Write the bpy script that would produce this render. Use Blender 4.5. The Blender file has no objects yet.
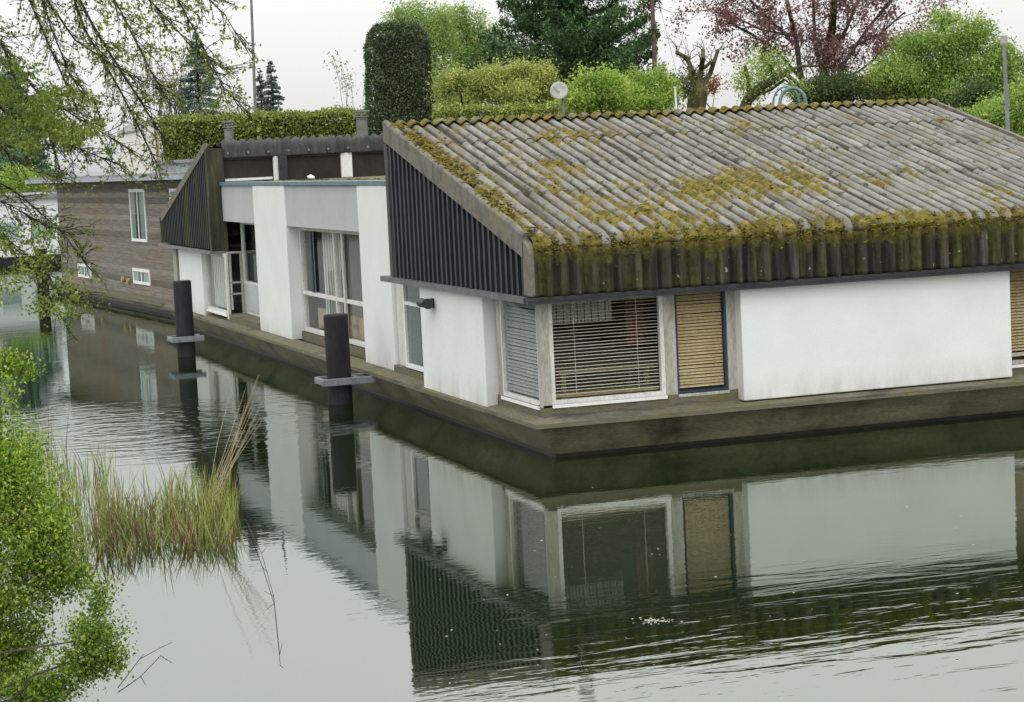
import bpy, math, random
import numpy as np
from mathutils import Vector, Matrix, noise
random.seed(7); RNG = np.random.default_rng(7)
sc = bpy.context.scene; COL = sc.collection
# ------------------------------------------------------------------ camera
CAM = Vector((-7.8517, -22.5883, 3.45)); YAW, PITCH, ROLL, F = 0.31998, 0.09249, 0.0478, 2140.06
_fw = Vector((math.sin(YAW)*math.cos(PITCH), math.cos(YAW)*math.cos(PITCH), -math.sin(PITCH)))
_rt = Vector((math.cos(YAW), -math.sin(YAW), 0)); _up = _rt.cross(_fw)
CR = _rt*math.cos(ROLL) - _up*math.sin(ROLL); CU = _rt*math.sin(ROLL) + _up*math.cos(ROLL)
cd = bpy.data.cameras.new('camera'); co = bpy.data.objects.new('camera', cd); COL.objects.link(co)
co.matrix_world = Matrix(((CR.x, CU.x, -_fw.x, CAM.x), (CR.y, CU.y, -_fw.y, CAM.y), (CR.z, CU.z, -_fw.z, CAM.z), (0, 0, 0, 1)))
cd.sensor_width = 36; cd.lens = F/1024*36; cd.clip_end = 3000; cd.clip_start = .1
sc.camera = co
def at(u, v, D):                       # a point of the place seen at (u, v), D metres ahead
    return CAM + (_fw + CR*((u-512)/F) - CU*((v-351)/F))*D
def ground_at(u, D, z):                # the place straight below that point
    p = at(u, 160, D); return Vector((p.x, p.y, z))

# ------------------------------------------------------------------ materials
def new_mat(name):
    m = bpy.data.materials.new(name); m.use_nodes = True
    nt = m.node_tree; b = nt.nodes['Principled BSDF']
    return m, nt, b
def N(nt, t, **kw):
    n = nt.nodes.new(t)
    for k, v in kw.items():
        if k in n.inputs.keys() if hasattr(n.inputs, 'keys') else False: n.inputs[k].default_value = v
        else: setattr(n, k, v)
    return n
def noise_node(nt, scale, detail=4, rough=.55, stretch=(1, 1, 1), off=(0, 0, 0)):
    tc = N(nt, 'ShaderNodeTexCoord'); mp = N(nt, 'ShaderNodeMapping')
    mp.inputs['Scale'].default_value = stretch; mp.inputs['Location'].default_value = off
    nt.links.new(tc.outputs['Object'], mp.inputs['Vector'])
    n = N(nt, 'ShaderNodeTexNoise'); n.inputs['Scale'].default_value = scale
    n.inputs['Detail'].default_value = detail; n.inputs['Roughness'].default_value = rough
    nt.links.new(mp.outputs['Vector'], n.inputs['Vector'])
    return n.outputs['Fac']
def ramp(nt, fac, stops):
    r = N(nt, 'ShaderNodeValToRGB'); e = r.color_ramp.elements
    while len(e) < len(stops): e.new(.5)
    for el, (p, c) in zip(e, stops): el.position = p; el.color = (*c, 1) if len(c) == 3 else c
    nt.links.new(fac, r.inputs['Fac']); return r.outputs['Color']
def mixc(nt, fac, a, b, mode='MIX'):
    m = N(nt, 'ShaderNodeMix', data_type='RGBA', blend_type=mode)
    for s, x in ((m.inputs['Factor'], fac), (m.inputs['A'], a), (m.inputs['B'], b)):
        if isinstance(x, (int, float)): s.default_value = x
        elif isinstance(x, tuple): s.default_value = (*x, 1)
        else: nt.links.new(x, s)
    return m.outputs['Result']
def bump(nt, b, h, strength=.3, dist=.01):
    bp = N(nt, 'ShaderNodeBump'); bp.inputs['Strength'].default_value = strength; bp.inputs['Distance'].default_value = dist
    nt.links.new(h, bp.inputs['Height']); nt.links.new(bp.outputs['Normal'], b.inputs['Normal'])
def weathered(name, stops, scale=3, stretch=(1, 1, 1), detail=6, rough=.85, bmp=.2, fine=30, fineamt=.25, streak=None, low=False):
    """base colours over a noise, a fine grain, and optional run-off streaks (colour, amount)"""
    m, nt, b = new_mat(name)
    c = ramp(nt, noise_node(nt, scale, detail, .6, stretch), stops)
    g = noise_node(nt, fine, 3, .6, stretch)
    gr = ramp(nt, g, [(.3, (1-fineamt,)*3), (.7, (1+fineamt*.4,)*3)])
    c = mixc(nt, 1.0, c, gr, 'MULTIPLY')
    if streak:
        s = ramp(nt, noise_node(nt, 1, 5, .6, streak[2]), [(streak[3], (0, 0, 0)), (streak[3]+.2, (streak[1],)*3)])
        c = mixc(nt, s, c, streak[0])
    if low:
        tc = N(nt, 'ShaderNodeTexCoord'); sp = N(nt, 'ShaderNodeSeparateXYZ'); nt.links.new(tc.outputs['Object'], sp.inputs[0])
        mr = N(nt, 'ShaderNodeMapRange'); nt.links.new(sp.outputs['Z'], mr.inputs[0]); mr.inputs[1].default_value = .44; mr.inputs[2].default_value = .80; mr.inputs[3].default_value = .55; mr.inputs[4].default_value = 0
        ml = N(nt, 'ShaderNodeMath', operation='MULTIPLY'); nt.links.new(mr.outputs[0], ml.inputs[0]); nt.links.new(ramp(nt, noise_node(nt, 1, 5, .7, (3.5, 3.5, 1.2)), [(.36, (0, 0, 0)), (.66, (1, 1, 1))]), ml.inputs[1])
        c = mixc(nt, ml.outputs[0], c, (.34, .35, .27))
    nt.links.new(c, b.inputs['Base Color']); b.inputs['Roughness'].default_value = rough
    b.inputs['Specular IOR Level'].default_value = .3
    if bmp: bump(nt, b, g, bmp)
    return m
M = {}
M['white_stucco'] = weathered('white_stucco', [(.3, (.70, .705, .69)), (.7, (.77, .775, .76))], 1.2, bmp=.12, fine=45, fineamt=.05,
                              streak=((.6, .61, .57), .2, (2.2, 2.2, .35), .56), low=True)
M['pillar_stucco'] = weathered('pillar_stucco', [(.3, (.68, .69, .68)), (.7, (.75, .76, .75))], 1.5, bmp=.12, fine=40, fineamt=.06,
                               streak=((.58, .6, .56), .25, (2.5, 2.5, .3), .55), low=True)
M['grey_stucco'] = weathered('grey_stucco', [(.3, (.40, .425, .43)), (.7, (.46, .485, .49))], 1.5, bmp=.12, fine=40, fineamt=.06)
M['frame'] = weathered('window_frame_paint', [(.3, (.56, .56, .52)), (.7, (.72, .72, .69))], 6, (1, 1, .4), bmp=.1, fine=50, fineamt=.2)
M['oldframe'] = weathered('weathered_frame_wood', [(.3, (.33, .32, .27)), (.7, (.52, .51, .46))], 5, (1, 1, .25), bmp=.2, fine=50, fineamt=.3)
M['white_paint'] = weathered('white_paint', [(.3, (.74, .74, .72)), (.7, (.82, .82, .8))], 4, bmp=.05, fineamt=.1)
M['blue_dark'] = weathered('dark_blue_frame', [(.3, (.02, .035, .06)), (.7, (.04, .06, .1))], 4, rough=.5, bmp=.05)
M['blue_trim'] = weathered('blue_green_trim', [(.3, (.09, .17, .20)), (.7, (.16, .24, .26))], 4, rough=.6, bmp=.05)
M['black_strip'] = weathered('black_metal_strip', [(.3, (.02, .022, .026)), (.7, (.045, .048, .055))], 5, rough=.5, bmp=.05)
M['grey_strip'] = weathered('grey_metal_strip', [(.3, (.09, .095, .1)), (.7, (.17, .175, .18))], 5, rough=.5, bmp=.05)
M['clad'] = weathered('dark_cladding', [(.3, (.012, .014, .02)), (.7, (.03, .034, .045))], 2, (1, 1, .3), rough=.6, bmp=.1, fineamt=.3)
M['clad_green'] = weathered('algae_dark_cladding', [(.45, (.016, .019, .026)), (.62, (.055, .062, .016)), (.78, (.095, .10, .03))], 1.1, (1, 1, .35), rough=.75, bmp=.15, fineamt=.35)
M['clad_highlight'] = weathered('cladding_rib_highlight', [(.3, (.05, .055, .06)), (.7, (.13, .13, .13))], 6, (1, 1, .3), rough=.55, bmp=.05)
M['verge'] = weathered('mossy_cement_trim', [(.38, (.12, .11, .092)), (.55, (.20, .187, .16)), (.7, (.165, .155, .115))], 4, bmp=.3, fine=60, fineamt=.3,
                       streak=((.2, .18, .03), .8, (1.6, 1.6, 1.6), .56))
M['corner_trim'] = weathered('algae_corner_trim', [(.35, (.03, .03, .024)), (.55, (.05, .052, .03)), (.72, (.10, .10, .05))], 5, (2.5, 2.5, .3), bmp=.3, fineamt=.3)
M['deck'] = weathered('mossy_deck_timber', [(.32, (.08, .073, .052)), (.48, (.17, .155, .115)), (.6, (.135, .13, .058)), (.75, (.28, .26, .205))], 2.6, (.5, .5, 6), bmp=.4, fine=35, fineamt=.35)
M['hull'] = weathered('wet_hull', [(.3, (.08, .075, .05)), (.5, (.15, .14, .085)), (.7, (.22, .205, .13))], 1.2, (.6, .6, 3), bmp=.3, fine=25, fineamt=.35, rough=.6,
                      streak=((.012, .012, .01), .9, (1.1, 1.1, .5), .54))
M['waterline'] = weathered('waterline_growth', [(.3, (.008, .008, .006)), (.7, (.02, .02, .012))], 5, rough=.5)
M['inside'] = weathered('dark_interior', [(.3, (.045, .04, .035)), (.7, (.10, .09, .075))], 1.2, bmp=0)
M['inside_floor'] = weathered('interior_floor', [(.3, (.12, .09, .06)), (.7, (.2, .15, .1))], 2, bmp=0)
M['slat_white'] = weathered('blind_white', [(.3, (.72, .66, .54)), (.7, (.82, .76, .64))], 6, bmp=0, rough=.5)
M['slat_tan'] = weathered('blind_tan', [(.3, (.47, .35, .18)), (.7, (.60, .47, .28))], 2.5, bmp=0, rough=.55)
M['slat_grey'] = weathered('blind_grey', [(.3, (.27, .275, .26)), (.7, (.38, .385, .365))], 3, bmp=0, rough=.55)
M['red_cloth'] = weathered('red_cloth', [(.3, (.10, .022, .022)), (.7, (.16, .04, .035))], 4, bmp=0)
M['blue_cloth'] = weathered('blue_cloth', [(.3, (.03, .06, .15)), (.7, (.07, .12, .26))], 4, bmp=0)
M['cream_cloth'] = weathered('cream_curtain', [(.3, (.62, .63, .6)), (.7, (.76, .77, .74))], 5, (4, 4, .3), bmp=0)
M['pile'] = weathered('black_pile', [(.3, (.010, .009, .013)), (.7, (.03, .027, .034))], 5, (1, 1, .3), rough=.75, bmp=.3)
M['galv'] = weathered('galvanised_steel', [(.3, (.15, .165, .18)), (.7, (.26, .28, .3))], 8, rough=.5, bmp=.05)
M['galv_dull'] = weathered('dull_steel', [(.3, (.12, .125, .12)), (.7, (.24, .245, .24))], 8, rough=.6, bmp=.05)
M['planks'] = None
M['clere'] = weathered('brown_clerestory', [(.3, (.02, .015, .012)), (.7, (.045, .033, .026))], 3, (1, 1, .5), rough=.6, bmp=.1)
M['far_fascia'] = weathered('dark_cement', [(.3, (.045, .045, .047)), (.7, (.105, .105, .108))], 4, (1, 1, .5), bmp=.3, fine=60, fineamt=.3)
M['flatroof'] = weathered('mossy_flat_roof', [(.35, (.10, .085, .06)), (.5, (.17, .14, .09)), (.65, (.13, .125, .05))], 3, bmp=.3, fineamt=.4)
M['roof_felt'] = weathered('grey_roof_felt', [(.3, (.20, .205, .205)), (.7, (.32, .325, .325))], 2, bmp=.1, fineamt=.2)
M['eave_grey'] = weathered('grey_eave_board', [(.3, (.30, .33, .36)), (.7, (.45, .48, .5))], 3, bmp=.05, fineamt=.2)
M['bark'] = weathered('bark', [(.3, (.035, .028, .02)), (.7, (.10, .085, .065))], 12, (1, 1, .3), bmp=.4)
M['bark_dark'] = weathered('dark_bark', [(.3, (.016, .013, .013)), (.7, (.05, .042, .038))], 14, (1, 1, .4), bmp=.3)
M['bark_moss'] = weathered('mossy_bark', [(.3, (.04, .032, .02)), (.55, (.09, .085, .035)), (.75, (.12, .125, .05))], 5, (1, 1, .6), bmp=.4)
M['bark_pale'] = weathered('pale_bark', [(.3, (.22, .21, .17)), (.7, (.4, .39, .33))], 6, bmp=.2)
M['soil'] = weathered('bank_soil', [(.3, (.035, .045, .012)), (.6, (.07, .085, .025)), (.8, (.07, .055, .035))], 1.5, bmp=.4, fineamt=.5)
M['dish'] = weathered('dish_grey', [(.3, (.42, .43, .40)), (.7, (.52, .53, .5))], 5, bmp=0, rough=.5)
M['far_white'] = weathered('far_white_wall', [(.3, (.72, .74, .76)), (.7, (.8, .82, .84))], 1, bmp=0, fineamt=.06)
M['far_cream'] = weathered('far_cream_wall', [(.3, (.74, .72, .69)), (.7, (.82, .8, .77))], 1, bmp=0, fineamt=.06)
M['terracotta'] = weathered('terracotta', [(.3, (.4, .27, .18)), (.7, (.5, .34, .24))], 3, bmp=0)
M['hoop'] = weathered('blue_green_hoop', [(.3, (.10, .2, .2)), (.7, (.2, .32, .32))], 5, bmp=0, rough=.5)
M['rust_pole'] = weathered('brown_pole', [(.3, (.10, .06, .05)), (.7, (.18, .11, .09))], 3, bmp=0)
M['straw'] = weathered('dry_straw', [(.3, (.32, .25, .14)), (.7, (.52, .42, .26))], 20, bmp=0)
M['petal'] = weathered('white_petal', [(.3, (.4, .4, .36)), (.7, (.55, .55, .5))], 5, bmp=0)

def planks_mat():
    m, nt, b = new_mat('weathered_planks')
    tc = N(nt, 'ShaderNodeTexCoord'); sp = N(nt, 'ShaderNodeSeparateXYZ'); nt.links.new(tc.outputs['Object'], sp.inputs[0])
    d = N(nt, 'ShaderNodeMath', operation='DIVIDE'); nt.links.new(sp.outputs['Z'], d.inputs[0]); d.inputs[1].default_value = .145
    fl = N(nt, 'ShaderNodeMath', operation='FLOOR'); nt.links.new(d.outputs[0], fl.inputs[0])
    fr = N(nt, 'ShaderNodeMath', operation='FRACT'); nt.links.new(d.outputs[0], fr.inputs[0])
    wn = N(nt, 'ShaderNodeTexWhiteNoise', noise_dimensions='1D'); nt.links.new(fl.outputs[0], wn.inputs['W'])
    c0 = ramp(nt, wn.outputs['Value'], [(0, (.12, .11, .094)), (.5, (.185, .168, .145)), (1, (.245, .225, .195))])
    c1 = ramp(nt, noise_node(nt, .5, 4, .6, (1, 1, 1.4), (0, 3, 0)), [(.42, (1, 1, 1)), (.66, (1.06, .9, .8))])
    c = mixc(nt, 1.0, c0, c1, 'MULTIPLY')
    g = noise_node(nt, 3, 5, .7, (.5, .5, 9))
    c = mixc(nt, 1.0, c, ramp(nt, g, [(.3, (.5, .5, .5)), (.7, (1.3, 1.3, 1.3))]), 'MULTIPLY')
    gap = ramp(nt, fr.outputs[0], [(0, (.3, .3, .3)), (.1, (1, 1, 1))])
    c = mixc(nt, 1.0, c, gap, 'MULTIPLY')
    nt.links.new(c, b.inputs['Base Color']); b.inputs['Roughness'].default_value = .85
    bump(nt, b, fr.outputs[0], .4, .015)
    return m
M['planks'] = planks_mat()

def glass_mat(name, tint, refl=1.0):
    m = bpy.data.materials.new(name); m.use_nodes = True; nt = m.node_tree; nt.nodes.clear()
    o = N(nt, 'ShaderNodeOutputMaterial'); mx = N(nt, 'ShaderNodeMixShader'); t = N(nt, 'ShaderNodeBsdfTransparent'); g = N(nt, 'ShaderNodeBsdfGlossy')
    t.inputs[0].default_value = (*tint, 1); g.inputs['Roughness'].default_value = .01
    fr = N(nt, 'ShaderNodeFresnel'); fr.inputs['IOR'].default_value = 1.45
    ml = N(nt, 'ShaderNodeMath', operation='MULTIPLY', use_clamp=True); ml.inputs[1].default_value = refl
    ge = N(nt, 'ShaderNodeNewGeometry'); iv = N(nt, 'ShaderNodeMath', operation='SUBTRACT'); iv.inputs[0].default_value = 1; nt.links.new(ge.outputs['Backfacing'], iv.inputs[1])
    m2 = N(nt, 'ShaderNodeMath', operation='MULTIPLY'); nt.links.new(iv.outputs[0], m2.inputs[0]); nt.links.new(ml.outputs[0], m2.inputs[1])
    nt.links.new(fr.outputs[0], ml.inputs[0]); nt.links.new(m2.outputs[0], mx.inputs[0])
    nt.links.new(t.outputs[0], mx.inputs[1]); nt.links.new(g.outputs[0], mx.inputs[2]); nt.links.new(mx.outputs[0], o.inputs[0])
    return m
M['glass'] = glass_mat('window_glass', (.965, .975, .965), 1.0)
M['glass_dim'] = glass_mat('dim_window_glass', (.8, .86, .86), 1.3)

def leaf_mat(name, stops, transl=.35, rough=.6):
    m = bpy.data.materials.new(name); m.use_nodes = True; nt = m.node_tree; b = nt.nodes['Principled BSDF']; o = nt.nodes['Material Output']
    ge = N(nt, 'ShaderNodeNewGeometry')
    c = ramp(nt, ge.outputs['Random Per Island'], stops)
    big = ramp(nt, noise_node(nt, .9, 3), [(.35, (.72, .75, .72)), (.65, (1.15, 1.12, 1.1))])
    c = mixc(nt, 1.0, c, big, 'MULTIPLY')
    nt.links.new(c, b.inputs['Base Color']); b.inputs['Roughness'].default_value = rough; b.inputs['Specular IOR Level'].default_value = .25
    t = N(nt, 'ShaderNodeBsdfTranslucent'); nt.links.new(c, t.inputs[0])
    mx = N(nt, 'ShaderNodeMixShader'); mx.inputs[0].default_value = transl
    nt.links.new(b.outputs[0], mx.inputs[1]); nt.links.new(t.outputs[0], mx.inputs[2]); nt.links.new(mx.outputs[0], o.inputs[0])
    return m
def L3(a, b, c): return [(0, a), (.5, b), (1, c)]
LM = {
 'hedge': leaf_mat('hedge_leaf', L3((.097, .140, .031), (.246, .316, .070), (.491, .579, .158))),
 'yew': leaf_mat('yew_leaf', L3((.043, .071, .035), (.088, .129, .059), (.157, .206, .094)), .15),
 'gold': leaf_mat('gold_leaf', L3((.209, .271, .072), (.396, .468, .129), (.616, .620, .186))),
 'bright': leaf_mat('bright_leaf', L3((.169, .287, .050), (.338, .538, .090), (.575, .620, .180)), .45),
 'birch': leaf_mat('pale_green_leaf', L3((.205, .319, .080), (.336, .507, .137), (.504, .527, .228)), .45),
 'cedar': leaf_mat('cedar_needles', L3((.050, .099, .041), (.091, .168, .065), (.149, .240, .095)), .15),
 'spruce': leaf_mat('blue_spruce_needles', L3((.091, .143, .143), (.162, .232, .232), (.243, .324, .324)), .15),
 'farspruce': leaf_mat('far_spruce_needles', L3((.088, .106, .100), (.125, .150, .144), (.175, .200, .194)), .15),
 'copper': leaf_mat('copper_leaf', L3((.119, .054, .060), (.237, .116, .120), (.404, .265, .228)), .4),
 'maple': leaf_mat('fresh_green_leaf', L3((.130, .222, .044), (.278, .434, .087), (.501, .589, .174)), .4),
 'dark': leaf_mat('dark_shrub_leaf', L3((.045, .075, .027), (.083, .128, .042), (.135, .188, .060)), .25),
 'olive': leaf_mat('olive_leaf', L3((.130, .156, .039), (.221, .247, .078), (.364, .377, .169)), .4),
 'orange': leaf_mat('orange_leaf', L3((.22, .09, .03), (.42, .2, .07), (.5, .32, .14)), .4),
 'pale': leaf_mat('pale_sparse_leaf', L3((.25, .26, .17), (.36, .36, .26), (.5, .5, .4)), .4),
 'brown': leaf_mat('brown_bud_leaf', L3((.16, .13, .09), (.24, .2, .15), (.3, .28, .2)), .3),
 'teal': leaf_mat('teal_conifer_needles', L3((.078, .156, .125), (.133, .234, .187), (.203, .312, .250)), .2),
 'bush': leaf_mat('spring_leaf', [(0, (.08, .14, .02)), (.35, (.18, .31, .035)), (.75, (.34, .49, .06)), (1, (.55, .62, .17))], .45),
 'limb': leaf_mat('young_twig_leaf', L3((.109, .155, .022), (.202, .279, .045), (.358, .451, .105)), .45),
 'reed': leaf_mat('reed_blade', L3((.127, .191, .027), (.255, .341, .068), (.397, .464, .135)), .35),
 'reedbrown': leaf_mat('reed_stem', L3((.105, .072, .040), (.210, .144, .080), (.330, .256, .144)), .2),
}

# ------------------------------------------------------------------ mesh tools
class MB:
    def __init__(s): s.v = []; s.f = []; s.m = []; s.mats = []
    def mi(s, mat):
        if mat not in s.mats: s.mats.append(mat)
        return s.mats.index(mat)
    def add(s, vs, fs, mat):
        o = len(s.v); s.v += [tuple(p) for p in vs]; i = s.mi(mat)
        for f in fs: s.f.append(tuple(k+o for k in f)); s.m.append(i)
        return s
    def box(s, x0, x1, y0, y1, z0, z1, mat):
        x0, x1 = sorted((x0, x1)); y0, y1 = sorted((y0, y1)); z0, z1 = sorted((z0, z1))
        return s.add([(x0, y0, z0), (x1, y0, z0), (x1, y1, z0), (x0, y1, z0), (x0, y0, z1), (x1, y0, z1), (x1, y1, z1), (x0, y1, z1)],
                     [(0, 3, 2, 1), (4, 5, 6, 7), (0, 1, 5, 4), (1, 2, 6, 5), (2, 3, 7, 6), (3, 0, 4, 7)], mat)
    def obox(s, o, ax, ay, az, mat):       # box from corner o along three edge vectors
        o = Vector(o); ax = Vector(ax); ay = Vector(ay); az = Vector(az)
        vs = [o, o+ax, o+ax+ay, o+ay]; vs += [p+az for p in vs]
        return s.add(vs, [(0, 3, 2, 1), (4, 5, 6, 7), (0, 1, 5, 4), (1, 2, 6, 5), (2, 3, 7, 6), (3, 0, 4, 7)], mat)
    def prism(s, poly, ext, mat):          # polygon of 3D points pushed along ext
        n = len(poly); ext = Vector(ext); a = [Vector(p) for p in poly]
        s.add(a + [p+ext for p in a], [tuple(range(n))[::-1], tuple(range(n, 2*n))] + [(i, (i+1) % n, n+(i+1) % n, n+i) for i in range(n)], mat)
        return s
    def tube(s, pts, rad, mat, k=6, cap=True):
        pts = [Vector(p) for p in pts]; n = len(pts)
        if not hasattr(rad, '__len__'): rad = [rad]*n
        vs = []; d0 = None
        for i, p in enumerate(pts):
            d = (pts[min(i+1, n-1)]-pts[max(i-1, 0)])
            d = d.normalized() if d.length > 1e-9 else Vector((0, 0, 1))
            if d0 is None: a = d.orthogonal().normalized()
            else:
                a = a - d*a.dot(d); a = a.normalized() if a.length > 1e-6 else d.orthogonal().normalized()
            d0 = d; b = d.cross(a)
            vs += [p+(a*math.cos(t)+b*math.sin(t))*rad[i] for t in [2*math.pi*j/k for j in range(k)]]
        fs = [(i*k+j, i*k+(j+1) % k, (i+1)*k+(j+1) % k, (i+1)*k+j) for i in range(n-1) for j in range(k)]
        if cap: fs += [tuple(range(k))[::-1], tuple(range((n-1)*k, n*k))]
        return s.add(vs, fs, mat)
    def build(s, name, parent=None, smooth=False, bevel=0):
        me = bpy.data.meshes.new(name); me.from_pydata(s.v, [], s.f)
        for m in s.mats: me.materials.append(m)
        me.polygons.foreach_set('material_index', s.m)
        if smooth: me.polygons.foreach_set('use_smooth', [True]*len(s.f))
        me.update(); o = link(name, me, parent)
        if bevel:
            b = o.modifiers.new('edge', 'BEVEL'); b.width = bevel; b.segments = 2; b.limit_method = 'ANGLE'
        return o
def link(name, me, parent=None):
    o = bpy.data.objects.new(name, me); COL.objects.link(o)
    if parent is not None:
        o.parent = parent; w = Matrix.Identity(4); q = parent
        while q is not None: w = Matrix.Translation(q.location) @ w if q.type == 'EMPTY' else w; q = q.parent
        o.matrix_parent_inverse = w.inverted() if parent.type == 'EMPTY' else Matrix.Identity(4)
    return o
def tag(o, label=None, cat=None, group=None, kind=None):
    for k, v in (('label', label), ('category', cat), ('group', group), ('kind', kind)):
        if v: o[k] = v
    return o
def thing(name, loc, label, cat, group=None):
    o = bpy.data.objects.new(name, None); COL.objects.link(o); o.location = loc; o.empty_display_size = .3
    return tag(o, label, cat, group)
def raw_mesh(name, V, Fq, mat, parent=None, smooth=False):
    """V (n,3), Fq (m,4 or 3) numpy arrays -> one mesh object"""
    V = np.asarray(V, np.float32); Fq = np.asarray(Fq, np.int32); k = Fq.shape[1]
    me = bpy.data.meshes.new(name); me.vertices.add(len(V)); me.vertices.foreach_set('co', V.ravel())
    me.loops.add(Fq.size); me.loops.foreach_set('vertex_index', Fq.ravel()); me.polygons.add(len(Fq))
    me.polygons.foreach_set('loop_start', np.arange(0, Fq.size, k, dtype=np.int32))
    if smooth: me.polygons.foreach_set('use_smooth', np.ones(len(Fq), bool))
    for m in (mat if isinstance(mat, list) else [mat]): me.materials.append(m)
    me.update(calc_edges=True); me.validate()
    return link(name, me, parent)

# ------------------------------------------------------------------ world and light
w = bpy.data.worlds.new('World'); sc.world = w; w.use_nodes = True; nt = w.node_tree; nt.nodes.clear()
SUN_AZ, SUN_EL = math.radians(205), math.radians(52)      # azimuth clockwise from +Y
o_ = N(nt, 'ShaderNodeOutputWorld'); sky = N(nt, 'ShaderNodeTexSky'); sky.sky_type = 'NISHITA'; sky.sun_disc = False
sky.sun_elevation = SUN_EL; sky.sun_rotation = SUN_AZ
b1 = N(nt, 'ShaderNodeBackground'); b1.inputs[1].default_value = .05; nt.links.new(sky.outputs[0], b1.inputs[0])
tc = N(nt, 'ShaderNodeTexCoord'); sp = N(nt, 'ShaderNodeSeparateXYZ'); nt.links.new(tc.outputs['Generated'], sp.inputs[0])
zc = N(nt, 'ShaderNodeMath', operation='MAXIMUM'); nt.links.new(sp.outputs['Z'], zc.inputs[0]); zc.inputs[1].default_value = 0
zp = N(nt, 'ShaderNodeMath', operation='POWER'); nt.links.new(zc.outputs[0], zp.inputs[0]); zp.inputs[1].default_value = .5
mr = N(nt, 'ShaderNodeMapRange'); nt.links.new(zp.outputs[0], mr.inputs[0]); mr.inputs[1].default_value = 0; mr.inputs[2].default_value = 1
mr.inputs[3].default_value = .54; mr.inputs[4].default_value = 2.0
cn = N(nt, 'ShaderNodeTexNoise'); cn.inputs['Scale'].default_value = 2.2; cn.inputs['Detail'].default_value = 4
nt.links.new(tc.outputs['Generated'], cn.inputs['Vector'])
cl = ramp(nt, cn.outputs['Fac'], [(.3, (.955, .955, .95)), (.7, (1.0, .995, .98))])
b2 = N(nt, 'ShaderNodeBackground'); nt.links.new(cl, b2.inputs[0]); nt.links.new(mr.outputs[0], b2.inputs[1])
ad = N(nt, 'ShaderNodeMixShader'); ad.inputs[0].default_value = .93
nt.links.new(b1.outputs[0], ad.inputs[1]); nt.links.new(b2.outputs[0], ad.inputs[2]); nt.links.new(ad.outputs[0], o_.inputs[0])
sl = bpy.data.lights.new('sun', 'SUN'); sl.energy = .5; sl.angle = math.radians(25); sl.color = (1, .98, .95)
so = bpy.data.objects.new('sun', sl); COL.objects.link(so)
sd = Vector((math.sin(SUN_AZ)*math.cos(SUN_EL), math.cos(SUN_AZ)*math.cos(SUN_EL), math.sin(SUN_EL)))
so.rotation_euler = sd.to_track_quat('Z', 'Y').to_euler(); so.location = (0, -20, 30)
sc.view_settings.view_transform = 'Standard'; sc.view_settings.look = 'None'; sc.view_settings.exposure = .2; sc.view_settings.gamma = 1
sc.cycles.max_bounces = 8; sc.cycles.transparent_max_bounces = 12

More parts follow.
